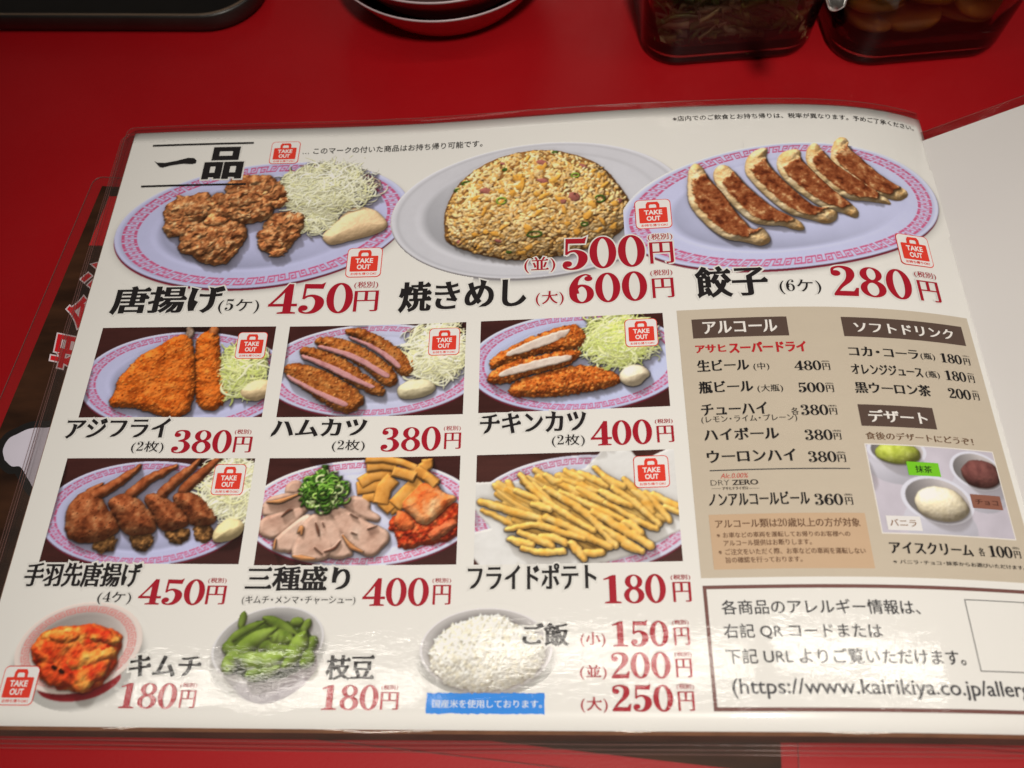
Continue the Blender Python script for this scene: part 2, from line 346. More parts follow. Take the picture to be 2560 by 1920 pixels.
class Relief:
    def __init__(s, pts, bg=PAPER, pad=0, flat=False):
        a = np.array([q[:2] for q in pts]); s.x0, s.y0 = a.min(0)-pad; s.x1, s.y1 = a.max(0)+pad
        s.nx = int((s.x1-s.x0)*RS/2)*2+2; s.ny = int((s.y1-s.y0)*RS/2)*2+2
        s.X, s.Y = np.meshgrid(s.x0+(np.arange(s.nx)+.5)/RS, s.y0+(np.arange(s.ny)+.5)/RS)
        s.h = np.zeros((s.ny, s.nx)); s.c = np.zeros((s.ny, s.nx, 3))+np.array(bg, float); s.g = np.zeros((s.ny, s.nx)); s.lit = np.zeros((s.ny, s.nx)); s.k = np.zeros((s.ny, s.nx)); s.calm = .1; s.a = np.ones((s.ny, s.nx), bool)
        s.rng = np.random.default_rng(int(abs(s.x0*13+s.y0*7)))
    def noise(s, sc, seed=1, o=3, sl=None, sy=1.0):
        X, Y = (s.X, s.Y) if sl is None else (s.X[sl], s.Y[sl]); return val_noise(X/sc+50, Y*sy/sc+50, seed, o)
    def win(s, x0, y0, x1, y1):
        i0 = max(0, int((x0-s.x0)*RS)-1); i1 = min(s.nx, int((x1-s.x0)*RS)+2); j0 = max(0, int((y0-s.y0)*RS)-1); j1 = min(s.ny, int((y1-s.y0)*RS)+2)
        return (slice(j0, max(j1, j0)), slice(i0, max(i1, i0)))
    def put(s, sl, m, h, col, gloss=0., lit=1., over=False):
        if not over: m = m & (h > s.h[sl])
        s.h[sl] = np.where(m, h, s.h[sl]); s.g[sl] = np.where(m, gloss, s.g[sl]); s.lit[sl] = np.where(m, lit, s.lit[sl])
        s.c[sl] = np.where(m[..., None], col, s.c[sl]); s.k[sl] = np.where(m, s.calm, s.k[sl])
    def mixc(s, cols, n):
        cols = np.array(cols, float); t = np.clip((n*.5+.5), 0, .9999)*(len(cols)-1); i = t.astype(int); f = (t-i)[..., None]; return cols[i]*(1-f)+cols[np.minimum(i+1, len(cols)-1)]*f
    def sdf(s, P, X, Y):
        d = np.full(X.shape, 1e9); ins = np.zeros(X.shape, bool)
        for i in range(len(P)):
            a = P[i]; b = P[(i+1) % len(P)]; e = b-a; wx = X-a[0]; wy = Y-a[1]; t = np.clip((wx*e[0]+wy*e[1])/(e@e+1e-12), 0, 1)
            d = np.minimum(d, (wx-t*e[0])**2+(wy-t*e[1])**2)
            c = ((a[1] > Y) != (b[1] > Y)); ins ^= c & (X < (b[0]-a[0])*(Y-a[1])/(b[1]-a[1]+1e-12)+a[0])
        return np.where(ins, np.sqrt(d), -np.sqrt(d))
    def poly(s, pts, cols, base=0., top=3., bev=4., warp=.5, wsc=2., lump=0., lsc=3., csc=2., gloss=0., seed=1, smooth=2, over=False, tilt=(0, 0), fine=0., ridg=0., contrast=1.6, lit=1., power=.5):
        P = np.array([q[:2] for q in pts], float)
        for _ in range(smooth): Q = np.roll(P, -1, 0); P = np.stack([.75*P+.25*Q, .25*P+.75*Q], 1).reshape(-1, 2)
        if smooth:
            P0 = np.array([q[:2] for q in pts], float); ar = lambda q: abs(np.sum(q[:, 0]*np.roll(q[:, 1], -1)-np.roll(q[:, 0], -1)*q[:, 1])); cm = P.mean(0); P = cm+(P-cm)*min(1.12, 1.03*math.sqrt(ar(P0)/max(ar(P), 1e-6)))
        sl = s.win(*(P.min(0)-2), *(P.max(0)+2)); X, Y = s.X[sl], s.Y[sl]
        if X.size == 0: return
        wx = warp*s.noise(wsc, seed+11, 3, sl); wy = warp*s.noise(wsc, seed+12, 3, sl)
        d = s.sdf(P, X+wx, Y+wy); m = d > 0; r = np.clip(d/bev, 0, 1); prof = (1-(1-r)**2)**power
        c = P.mean(0)
        h = base+top*prof+lump*s.noise(lsc, seed+5, 4, sl)*np.minimum(1, r*3)+fine*s.noise(.8, seed+6, 2, sl)*np.minimum(1, r*3)+tilt[0]*(X-c[0])+tilt[1]*(Y-c[1])
        if ridg: h = h+ridg*(1-2.6*np.abs(s.noise(lsc, seed+8, 3, sl)))*np.minimum(1, r*3)
        col = s.mixc(cols, np.clip(contrast*s.noise(csc, seed+3, 4, sl), -1, 1)) if len(np.shape(cols)) > 1 else np.array(cols, float)
        s.put(sl, m, h, col, gloss, lit, over)
    def blob(s, cx, cy, rx, ry, ang, cols, base=0., top=2., gloss=0., seed=1, lump=0., csc=2., over=False, lit=1.):
        R = max(rx, ry)*1.3; sl = s.win(cx-R, cy-R, cx+R, cy+R); X, Y = s.X[sl]-cx, s.Y[sl]-cy
        if X.size == 0: return
        c, n = math.cos(ang), math.sin(ang); u = (X*c+Y*n)/rx; v = (-X*n+Y*c)/ry; r2 = u*u+v*v
        if lump: r2 = r2*(1+lump*s.noise(max(rx, ry)*.6, seed, 3, sl))
        h = base+top*np.sqrt(np.clip(1-r2, 0, 1)); col = s.mixc(cols, s.noise(csc, seed+3, 3, sl)) if len(np.shape(cols)) > 1 else np.array(cols, float)
        s.put(sl, r2 < 1, h, col, gloss, lit, over)
    def tube(s, pts, wd, cols, base=0., b1=None, top=None, gloss=0., seed=1, csc=2., power=.5, over=False, wob=0., lit=1., bump=0., sq=False):
        P = np.array([q[:2] for q in pts], float)
        if len(P) > 2 and not sq: P = spline([(*q, 0) for q in P], 5)[:, :2]
        W = np.interp(np.linspace(0, 1, len(P)), np.linspace(0, 1, len(wd)), wd) if np.ndim(wd) else np.full(len(P), float(wd))
        m_ = W.max()+.5; sl = s.win(*(P.min(0)-m_), *(P.max(0)+m_)); X, Y = s.X[sl], s.Y[sl]
        if X.size == 0: return
        if wob: X = X+wob*s.noise(2.5, seed+1, 2, sl); Y = Y+wob*s.noise(2.5, seed+2, 2, sl)
        best = np.full(X.shape, 9.); T = np.zeros(X.shape); WW = np.ones(X.shape); n = len(P)-1
        for i in range(n):
            a, b = P[i], P[i+1]; e = b-a; t = ((X-a[0])*e[0]+(Y-a[1])*e[1])/(e@e+1e-12)
            tc = np.clip(t, 0, 1); w_ = W[i]*(1-tc)+W[i+1]*tc+1e-6; q = np.hypot(X-a[0]-tc*e[0], Y-a[1]-tc*e[1])/w_
            if sq: q = np.where((t < 0) & (i == 0) | (t > 1) & (i == n-1), 9., q)
            k = q < best; best = np.where(k, q, best); T = np.where(k, (i+tc)/n, T); WW = np.where(k, w_, WW)
        tp = WW if top is None else top; b = base if b1 is None else base*(1-T)+b1*T
        h = b+tp*np.clip(1-best**2, 0, 1)**power
        if bump: h = h+bump*np.cos(T*2*np.pi*3.2)*(1-best**2)
        col = s.mixc(cols, s.noise(csc, seed+3, 3, sl)) if len(np.shape(cols)) > 1 else np.array(cols, float)
        s.put(sl, best < 1, h, col, gloss, lit, over)
    # ---- things that recur
    def frame(s, q):
        c = np.array(q[0][:2]); A = np.stack([np.array(q[1][:2])-c, np.array(q[2][:2])-c], 1); B = np.linalg.inv(A)
        U = B[0, 0]*(s.X-c[0])+B[0, 1]*(s.Y-c[1]); V = B[1, 0]*(s.X-c[0])+B[1, 1]*(s.Y-c[1]); return U, V
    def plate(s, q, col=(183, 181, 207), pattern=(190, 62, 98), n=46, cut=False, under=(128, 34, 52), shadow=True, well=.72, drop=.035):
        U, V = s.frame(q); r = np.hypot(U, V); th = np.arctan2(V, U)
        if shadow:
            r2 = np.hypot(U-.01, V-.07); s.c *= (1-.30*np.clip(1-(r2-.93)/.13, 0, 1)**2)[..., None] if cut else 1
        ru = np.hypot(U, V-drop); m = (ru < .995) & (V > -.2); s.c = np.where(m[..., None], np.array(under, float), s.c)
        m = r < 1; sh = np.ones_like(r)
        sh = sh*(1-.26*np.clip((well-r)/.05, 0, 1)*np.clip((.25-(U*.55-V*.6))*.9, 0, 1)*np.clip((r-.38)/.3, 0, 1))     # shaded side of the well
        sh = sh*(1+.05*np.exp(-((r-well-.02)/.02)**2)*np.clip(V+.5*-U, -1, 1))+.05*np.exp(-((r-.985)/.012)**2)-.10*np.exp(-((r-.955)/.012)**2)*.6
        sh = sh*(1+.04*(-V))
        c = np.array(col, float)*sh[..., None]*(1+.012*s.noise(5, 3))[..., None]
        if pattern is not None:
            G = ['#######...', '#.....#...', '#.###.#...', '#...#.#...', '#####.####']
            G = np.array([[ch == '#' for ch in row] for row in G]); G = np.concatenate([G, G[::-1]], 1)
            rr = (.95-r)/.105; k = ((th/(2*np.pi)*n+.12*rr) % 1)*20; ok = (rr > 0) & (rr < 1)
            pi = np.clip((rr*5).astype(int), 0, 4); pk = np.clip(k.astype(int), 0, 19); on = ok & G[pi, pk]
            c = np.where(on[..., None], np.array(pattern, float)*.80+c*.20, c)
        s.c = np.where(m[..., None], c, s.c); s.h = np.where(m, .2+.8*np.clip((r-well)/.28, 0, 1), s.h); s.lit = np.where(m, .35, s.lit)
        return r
    def cabbage(s, c, rx, ry, n, cols, base=1., top=7., L=9., w=.28, seed=3, ang=0.):
        rg = np.random.default_rng(seed); cx, cy = c[:2]; cols = np.array(cols, float); mean = cols.mean(0); s.calm = .45
        for _ in range(9):
            a = rg.random()*6.283; r = .45*rg.random()
            s.blob(cx+r*rx*math.cos(a), cy+r*ry*math.sin(a), rx*(.5+.12*rg.random()), ry*(.5+.12*rg.random()), rg.random()*3, [mean*.80, mean*.93, mean*1.02], base=base-1.5, top=top*(.75+.25*rg.random()), seed=seed+_, lump=.9, csc=3)
        s.calm = .62; flow = rg.random(12)*6.283
        for i in range(int(n*1.6)):
            a = rg.random()*6.283; r = math.sqrt(rg.random())*(1.10 if rg.random() < .08 else .93); x = cx+math.cos(a)*r*rx; y = cy+math.sin(a)*r*ry
            z = base+top*math.sqrt(max(0, 1-r*r*.85))*(.80+.2*rg.random()); t = flow[int(a/6.2832*4) % 4*3+int(r*2.9) % 3]+rg.normal(0, .8); l = L*(.35+.7*rg.random()); k = rg.normal(0, 1.3)
            p = []; px, py, tt = x-l*.5*math.cos(t), y-l*.5*math.sin(t), t-k*.5
            for j in range(5): p.append((px, py, 0)); px += l*.25*math.cos(tt); py += l*.25*.8*math.sin(tt); tt += k*.3
            col = (cols[rg.integers(len(cols))]*.55+mean*.45)*(.98+.14*rg.random())*(.93+.12*(1-r)-.05*math.sin(a))
            ww = w*(.5+rg.random()**2*1.6); s.tube(p, [ww*.5, ww, ww*.4], col, base=z, top=.25, b1=z-.8*rg.random(), power=1, lit=.6)
        s.calm = .1
    def mayo(s, pts, col=(230, 203, 160), base=2., top=5., bev=6.):
        c = np.array(col, float); s.poly(pts, [c*.97, c, c*1.03], base=base, top=top, bev=bev, warp=.5, wsc=5, lump=.5, lsc=5, gloss=.25, seed=9, lit=.8)
    def crumbs(s, pts, n, cols, base, seed=5, size=.5):
        s.calm = .3
        P = np.array([q[:2] for q in pts]); rg = np.random.default_rng(seed); lo, hi = P.min(0), P.max(0)
        for _ in range(n):
            x, y = lo+rg.random(2)*(hi-lo)
            if s.sdf(P, np.array([x]), np.array([y]))[0] < .15: continue
            j = min(s.ny-1, max(0, int((y-s.y0)*RS))); i = min(s.nx-1, max(0, int((x-s.x0)*RS)))
            k = size*(.5+rg.random()); s.blob(x, y, k, k*.6, rg.random()*3.14, np.array(cols[rg.integers(len(cols))], float)*(.85+.3*rg.random()), base=s.h[j, i]-.1, top=.6*k)
        s.calm = .1
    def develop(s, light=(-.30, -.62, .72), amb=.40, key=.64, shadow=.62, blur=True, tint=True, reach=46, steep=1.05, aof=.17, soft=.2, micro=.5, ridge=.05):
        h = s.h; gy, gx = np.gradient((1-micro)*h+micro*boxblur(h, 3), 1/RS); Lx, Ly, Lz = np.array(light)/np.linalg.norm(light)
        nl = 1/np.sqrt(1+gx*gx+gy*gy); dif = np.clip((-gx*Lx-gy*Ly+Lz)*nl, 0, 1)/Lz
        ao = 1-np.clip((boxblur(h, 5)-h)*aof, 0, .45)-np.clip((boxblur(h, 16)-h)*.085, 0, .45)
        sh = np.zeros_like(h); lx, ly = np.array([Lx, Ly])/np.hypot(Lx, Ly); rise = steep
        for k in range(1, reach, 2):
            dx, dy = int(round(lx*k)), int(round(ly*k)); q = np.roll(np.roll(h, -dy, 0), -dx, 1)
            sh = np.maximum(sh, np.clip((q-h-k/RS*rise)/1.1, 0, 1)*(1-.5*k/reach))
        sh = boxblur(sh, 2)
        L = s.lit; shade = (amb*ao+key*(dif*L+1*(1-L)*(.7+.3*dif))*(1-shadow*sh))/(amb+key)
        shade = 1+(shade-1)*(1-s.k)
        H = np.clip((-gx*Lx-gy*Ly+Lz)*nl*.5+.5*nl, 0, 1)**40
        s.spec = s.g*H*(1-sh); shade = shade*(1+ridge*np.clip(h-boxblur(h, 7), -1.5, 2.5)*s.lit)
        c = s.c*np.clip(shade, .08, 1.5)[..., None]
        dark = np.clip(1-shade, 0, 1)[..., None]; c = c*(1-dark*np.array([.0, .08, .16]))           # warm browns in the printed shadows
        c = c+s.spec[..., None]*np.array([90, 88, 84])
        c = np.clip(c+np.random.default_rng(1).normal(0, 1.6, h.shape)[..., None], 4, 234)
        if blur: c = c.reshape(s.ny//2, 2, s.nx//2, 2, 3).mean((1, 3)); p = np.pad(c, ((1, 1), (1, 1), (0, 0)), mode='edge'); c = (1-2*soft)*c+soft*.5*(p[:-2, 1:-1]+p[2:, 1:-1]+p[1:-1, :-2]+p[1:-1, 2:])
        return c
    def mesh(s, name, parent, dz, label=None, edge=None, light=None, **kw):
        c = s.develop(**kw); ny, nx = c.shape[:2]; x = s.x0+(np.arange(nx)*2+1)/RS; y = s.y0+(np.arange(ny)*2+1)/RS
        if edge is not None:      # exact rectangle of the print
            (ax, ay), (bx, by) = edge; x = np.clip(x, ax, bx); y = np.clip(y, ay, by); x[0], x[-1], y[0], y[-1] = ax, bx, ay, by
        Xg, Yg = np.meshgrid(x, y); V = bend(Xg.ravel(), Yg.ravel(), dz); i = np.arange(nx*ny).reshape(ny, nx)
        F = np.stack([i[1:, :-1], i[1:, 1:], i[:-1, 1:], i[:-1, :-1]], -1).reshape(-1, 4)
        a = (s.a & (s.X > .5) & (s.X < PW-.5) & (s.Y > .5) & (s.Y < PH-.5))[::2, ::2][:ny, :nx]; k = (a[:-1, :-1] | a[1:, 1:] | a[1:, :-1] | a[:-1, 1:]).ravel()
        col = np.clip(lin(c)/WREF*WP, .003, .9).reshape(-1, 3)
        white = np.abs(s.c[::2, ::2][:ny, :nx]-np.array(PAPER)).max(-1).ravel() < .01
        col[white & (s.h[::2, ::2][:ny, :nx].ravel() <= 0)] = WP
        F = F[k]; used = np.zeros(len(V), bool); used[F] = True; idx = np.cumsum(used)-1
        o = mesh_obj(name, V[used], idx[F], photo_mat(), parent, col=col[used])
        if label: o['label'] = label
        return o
CAB = [(230, 226, 190), (222, 216, 164), (240, 236, 212), (214, 208, 138), (234, 228, 200)]
CABG = [(206, 208, 128), (222, 222, 160), (190, 198, 96), (236, 234, 205), (176, 186, 84)]

def inner(e): return (min(e[0][0], e[3][0]), max(e[0][1], e[1][1]))
def photo_box(q):
    """axis-aligned print rectangle from four measured corners"""
    return (((q[0][0]+q[3][0])/2, (q[0][1]+q[1][1])/2), ((q[1][0]+q[2][0])/2, (q[2][1]+q[3][1])/2))
DARKWOOD = (62, 32, 28)
def rect_photo(q, bg=DARKWOOD):
    e = photo_box(q); r = Relief(e, bg); r.c *= (1+.12*r.noise(14, 4, 3, sy=5))[..., None]; return r, e

def karaage_photo(parent):
    q = [(77.85,60.84),(150.9,58.54),(72.07,99.03)]
    r = Relief([(-9.888,9.995),(158.6,108.4),(140.2,15.86),(13.88,109)])
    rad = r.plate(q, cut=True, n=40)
    r.cabbage([(108,39.83)][0], 25.6, 18.7, 560, CAB, base=1.5, top=9, L=11, w=.26, seed=4)
    r.cabbage([(104.3,58.59)][0], 11, 8.79, 140, CAB, base=1, top=5, L=9, w=.25, seed=5)
    K = [(136, 74, 42), (170, 102, 62), (192, 126, 80), (210, 152, 104), (222, 176, 130)]
    pcs = [([(53.69,38.52),(62.24,31.43),(71.83,30.34),(80.39,32.61),(88,39.28),(89.23,45.71),(87.38,51.08),(78.71,51.8),(64.75,47.01)], 6, 1),
      ([(25.99,49.72),(30.5,46.2),(37.46,43.65),(46.03,41.57),(49.97,44.88),(51.96,53.99),(47.7,62.79),(44.38,64.49),(36.65,69.57),(31.18,67.69),(27.51,62.32),(28.62,58.8)], 5, 2),
      ([(79.75,58.94),(87.14,54.65),(97.98,54),(99.84,60.23),(96.96,68.86),(93.07,77.32),(87.79,80.18),(80.97,77.13),(76.37,70.22)], 6, 3),
      ([(48.36,50.31),(53.75,43.13),(63.42,38.73),(69.82,41.64),(79.52,47.31),(83.12,54.57),(77.69,59.78),(71.35,61),(61.68,59.51),(54.95,58.51),(50.87,60.21),(48.8,54.82)], 9, 4),
      ([(38.53,64.36),(46.48,60.12),(59.49,59.47),(67.65,60.5),(72.02,67.56),(69.16,74.41),(67.13,79.48),(62.3,84.47),(56.19,85.9),(49.06,81.77),(41.25,78.26),(38.13,72.63)], 7, 5)]
    K = [(118, 64, 34), (156, 94, 54), (178, 114, 68), (200, 140, 88), (216, 170, 120)]; r.calm = .12
    for P, b, sd in pcs:
        r.poly(P, K, base=b-4, top=7.5, bev=7, warp=1.8, wsc=4, lump=1.4, ridg=1.6, lsc=5.5, fine=.2, csc=2.4, seed=sd*17, gloss=.5, contrast=1.8, smooth=1)
        A = np.array(P); rg = np.random.default_rng(sd+40); lo, hi = A.min(0), A.max(0); k = 0
        while k < 9:
            x, y = lo+rg.random(2)*(hi-lo); d = r.sdf(A, np.array([x]), np.array([y]))[0]
            if d < .6: continue
            k += 1; q = 2.6+2.6*rg.random(); j, i = min(r.ny-1, int((y-r.y0)*RS)), min(r.nx-1, int((x-r.x0)*RS)); f = .8+.45*rg.random()
            r.poly([(x+q*(1+.35*rg.normal())*math.cos(t), y+q*.75*(1+.35*rg.normal())*math.sin(t)) for t in np.linspace(0, 5.6, 8)], [np.array(c)*f for c in K], base=r.h[j, i]-1.6, top=2.6, bev=2.6, warp=1.1, wsc=2.6, lump=.6, lsc=3, fine=.2, csc=1.6, seed=sd*50+k, gloss=.6, contrast=1.7)
        for k in range(9):
            x, y = lo+rg.random(2)*(hi-lo)
            if r.sdf(A, np.array([x]), np.array([y]))[0] < .8: continue
            t = rg.random()*6.3; j, i = min(r.ny-1, int((y-r.y0)*RS)), min(r.nx-1, int((x-r.x0)*RS))
            r.tube([(x, y, 0), (x+1.3*math.cos(t), y+1.0*math.sin(t), 0), (x+1.8*math.cos(t+.7), y+1.8*math.sin(t+.7), 0)], [.2, .5, .2], (214, 164, 112), base=r.h[j, i]-.1, top=.7, wob=.5, gloss=.4)
    r.calm = .1
    r.mayo([(108.9,69.99),(110.3,66.59),(116.1,59.79),(121.8,52.47),(131.4,53.26),(138.4,59.71),(140.3,64.13),(136.9,68.3),(125.8,71.33),(118.9,73.84),(112.7,74.78)], (232, 198, 152), base=1.5, top=6, bev=9)
    r.a = (rad < 1.16)
    return r.mesh('dish_photo', parent, .10, 'printed photo of five fried chicken pieces with shredded cabbage and mayonnaise')

def fried_rice_photo(parent):
    q = [(213.6,58.21),(284.4,60.06),(205,98.31)]
    r = Relief([(131.9,1.781),(292.5,14.62),(284.1,109.3),(140.1,101.4)])
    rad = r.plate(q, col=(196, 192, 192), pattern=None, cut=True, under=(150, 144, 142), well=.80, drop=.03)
    P = [(170.6,71.67),(169.5,58.74),(174,44.03),(182.4,33.8),(198.4,24.99),(218.8,23.33),(234.6,28.82),(245.7,36.7),(253.5,50.15),(258.3,61.71),(256,69.16),(249.6,77.02),(238.6,82.02),(225.7,86.04),(206,87.58),(192.3,84.83),(178.2,79.26),(171,74.65)]
    r.calm = .2; r.poly(P, [(120, 78, 38), (160, 112, 60)], base=0, top=16, bev=26, warp=.4, smooth=2, power=.62)
    A = np.array(P); lo, hi = A.min(0), A.max(0); rg = np.random.default_rng(8); H0 = r.h.copy()
    cols = [(228, 186, 122), (214, 164, 92), (238, 204, 148), (206, 152, 80), (232, 192, 128)]; TN = r.noise(7, 4, 3)
    ang = 0
    for i in range(4200):
        x, y = lo+rg.random(2)*(hi-lo)
        if r.sdf(A, np.array([x]), np.array([y]))[0] < .1: continue
        j, k = int((y-r.y0)*RS), int((x-r.x0)*RS); b = H0[j, k]; L = 1.15+.75*rg.random()
        c = np.array(cols[rg.integers(5)], float)*(.88+.2*rg.random())*(1+.16*TN[j, k])
        r.blob(x, y, L, .68+.2*rg.random(), rg.random()*3.14, c, base=b-.3+.75*rg.random(), top=.55, gloss=.3)
    for i in range(75):      # egg
        x, y = lo+rg.random(2)*(hi-lo)
        if r.sdf(A, np.array([x]), np.array([y]))[0] < .8: continue
        b = H0[int((y-r.y0)*RS), int((x-r.x0)*RS)]
        r.blob(x, y, 1.3+2.2*rg.random(), .9+1.0*rg.random(), rg.random()*3, [(204, 140, 52), (224, 168, 80)], base=b+.4, top=1.1, lump=.9, seed=i+3)
    for x, y, a, b_ in [(216.9,31.2,3.4,1.7),(197,29.95,1.8,0.9),(188.6,46.47,2.6,2),(217.2,42.52,3,1.8),(231.9,52.91,3.6,2.4),(226.2,55.1,2,1.5),(236.6,34.63,2.2,1.2),(176.7,75.83,1.6,1.2),(194.9,76.18,2.2,1),(253.2,57.07,1.8,1.6)]:
        b = H0[int((y-r.y0)*RS), int((x-r.x0)*RS)]; r.blob(x, y, a, b_, .5, [(142, 78, 66), (176, 112, 96)], base=b+.6, top=1.0, lump=.7, seed=int(x))
    for x, y, a, b_, dk in [(232.7,40,1.9,1.2,0),(196.4,52.81,2.3,1.9,0),(244.2,55.13,2.3,2,1),(212.5,73.65,3.5,1.6,1),(178.7,40.77,2.3,1,1),(174.7,44.79,1.6,0.8,1),(197.8,33.69,1,0.6,1),(222.8,24.79,1.2,0.5,1),(200.5,82.91,1,0.6,1),(236.3,69.47,1.6,1,1)]:
        b = H0[int((y-r.y0)*RS), int((x-r.x0)*RS)]+.9
        g = [(52, 74, 26), (84, 106, 38)] if dk else [(116, 140, 44), (150, 168, 70)]
        r.tube([(x+a*math.cos(t), y+b_*math.sin(t), 0) for t in np.linspace(0, 6.283, 13)], .55, g, base=b, top=.7, sq=True)
    for i in range(60):
        x, y = lo+rg.random(2)*(hi-lo)
        if r.sdf(A, np.array([x]), np.array([y]))[0] > 0: r.blob(x, y, .28, .22, 0, (60, 40, 22), base=30, top=.1)
    r.h = np.minimum(r.h, 22)
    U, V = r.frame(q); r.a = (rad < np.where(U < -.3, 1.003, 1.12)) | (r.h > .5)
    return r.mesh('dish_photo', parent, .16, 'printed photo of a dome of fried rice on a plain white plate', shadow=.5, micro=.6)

def gyoza_photo(parent):
    q = [(331.1,62.39),(408.8,55.44),(327.7,99.19)]
    r = Relief([(259.3,13.12),(432.6,0.3155),(404,99.94),(254.7,102.5)])
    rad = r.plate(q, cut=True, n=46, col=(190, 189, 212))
    CR = [(206, 160, 96), (228, 192, 128), (238, 212, 160)]; BR = [(84, 36, 18), (112, 52, 28), (128, 64, 36), (142, 80, 48), (184, 132, 88)]; YE = [(196, 134, 60), (216, 158, 82), (222, 176, 108)]
    G = [([(356.5,29.11),(360,22.68),(364.6,19.72),(368,22.56),(365.8,26.93),(371.3,33.08),(378.1,41.34),(385.4,47.23),(392.8,49.86),(392.6,54.8),(386.3,58.6),(379.1,56.94),(369.8,54.14),(361,45.04),(355.5,37.33)], [(357.3,30.09),(365.9,26.61),(371.2,33.6),(378.8,41.74),(384.7,48.32),(379.7,54.16),(372.2,49.98),(365,40.75),(358.9,34.1)]),
     ([(344.8,29.52),(348.3,25.08),(351.5,24.97),(353.7,31.29),(358.8,39.17),(366.5,45.6),(374.1,52.7),(379.1,55.01),(383,60.44),(379.1,60.98),(369.5,59.77),(360.7,60.19),(351.7,52.91),(345.4,43.72),(343.5,36.7)], [(346.2,30.51),(350.8,29.15),(358.7,39.67),(367.2,48.5),(371.6,52.98),(364.6,56.05),(358.1,52.3),(351.7,43.73),(346.5,36.64)]),
     ([(329.6,36.72),(333.1,31.12),(339.7,29.07),(342.8,30.58),(341.3,35.72),(344.4,39.72),(350.7,49.52),(355.9,56.13),(361.2,61.59),(364.9,66.26),(362.6,71.41),(356.2,67.58),(347.3,65.57),(338.6,57.58),(331.5,48.77),(329.3,41.77)], [(332.1,38.77),(340.3,35.53),(344.9,41.73),(351.4,50.47),(357.8,58.43),(354,62.47),(347.9,62.41),(340.6,54.65),(334.2,45.81)]),
     ([(314.3,38.34),(317.3,32.32),(323.3,28.37),(327,28.97),(324.8,34.59),(325.7,39.69),(331.5,48.77),(339.1,59.51),(344.4,65.17),(352.2,64.26),(354.5,67.67),(352.3,72.92),(347.4,74.67),(339.5,71.85),(330.2,68.57),(322.4,59.36),(316.7,50.42),(313.9,44.37)], [(317.8,41.49),(325.1,38.46),(332.1,49.76),(339.7,60.47),(344.7,65.36),(337,68.29),(330.8,64.3),(324.4,55.54),(318.6,47.51)]),
     ([(298.8,43.66),(301,39.05),(305,38.23),(308.6,42.14),(312.2,49.27),(318.8,58.3),(325.3,66.13),(333.6,70.94),(337,74.66),(337.2,78.55),(332.6,78.19),(327.8,75.56),(319.6,75.4),(313.2,73.33),(307.3,65.55),(301.5,56.62),(298.7,48.63)], [(299.1,44.88),(306.8,42.26),(312.2,49.27),(319.4,59.29),(325.6,66.32),(323.9,71.01),(318.8,69.95),(311.9,64.79),(305.5,54.87),(299.9,49.68)]),
     ([(286.6,44.95),(287.7,39.5),(290.7,36.44),(294.2,38.88),(295.7,45.49),(302.4,55.69),(307.1,67.44),(311,73.24),(313.4,77.98),(318.1,75.63),(321.1,81.88),(320.3,85.05),(315.9,87.02),(309.7,84.26),(301.7,83),(294.9,77.13),(288.4,67.39),(285.6,60.54),(285.8,51.81)], [(286.7,47.43),(290.2,42.17),(294.9,46.43),(302.3,56.66),(307.5,67.93),(311.5,71.86),(312,78.39),(306.4,80.47),(300.2,76.67),(294.2,68.87),(289.6,61.75),(286.9,53.84)])]
    r.calm = .1
    for i, (a, b) in enumerate(G):
        z = i*.6; P = np.array(a)
        for _ in range(2): Q = np.roll(P, -1, 0); P = np.stack([.75*P+.25*Q, .25*P+.75*Q], 1).reshape(-1, 2)
        sl = r.win(*(P.min(0)-1), *(P.max(0)+1)); X, Y = r.X[sl], r.Y[sl]; wx, wy = .25*r.noise(3, i+3, 3, sl), .25*r.noise(3, i+4, 3, sl)
        d = r.sdf(P, X+wx, Y+wy); d2 = r.sdf(P, X-2.3, Y+1.8); c = P.mean(0); ev = np.linalg.eigh(np.cov((P-c).T))[1][:, 1]; ev = ev*(1 if ev[0] > 0 else -1)
        t = (P-c)@ev; T = ((X-c[0])*ev[0]+(Y-c[1])*ev[1]-t.min())/(t.max()-t.min()); Lg = t.max()-t.min()
        T = T+.035*r.noise(3, i+31, 3, sl); n1, n2, n3 = r.noise(2.6, i*5+1, 4, sl), r.noise(1.1, i*5+2, 3, sl), r.noise(4.5, i*5+9, 3, sl)
        mm = np.minimum(np.minimum(d*5, d2), np.minimum(T-.13, .87-T)*Lg)+.9*n1+.45*n2
        body = z+.3+4.6*np.sqrt(1-(1-np.clip(d/5.5, 0, 1))**2); flat = z+5.7+.05*(X-c[0])-.05*(Y-c[1]); f = np.clip(mm/1.0, 0, 1); f = f*f*(3-2*f)
        pleat = .38*np.sin(T*42+n3*2)*(1-f)*np.clip(d/1.2, 0, 1)
        h = body*(1-f)+(flat+.16*n1+.14*n2)*f+pleat
        cream = r.mixc([(206, 166, 110), (228, 196, 144), (240, 218, 178)], np.clip(n3*1.2+.25, -1, 1)); tip = np.clip(np.maximum(.24-T, T-.78)/.16, 0, 1)[..., None]
        tn = np.clip(.45+.8*n1, 0, 1)[..., None]*tip; cream = cream*(1-.6*tn)+np.array((206, 138, 62.))*.6*tn; h = h-1.9*tip[..., 0]*(1-f)+.35*np.abs(n2)*tip[..., 0]
        br = r.mixc([(88, 38, 20), (120, 58, 30), (142, 76, 42), (160, 98, 58), (204, 156, 106)], np.clip(1.5*n1+.6*n2-.02+.8*n3, -1, 1)); ed = np.clip(mm/1.0, 0, 1)[..., None]
        br = br*ed+np.array((186, 116, 56.))*(1-ed)
        r.put(sl, d > 0, h, cream*(1-f[..., None])+br*f[..., None], .35)
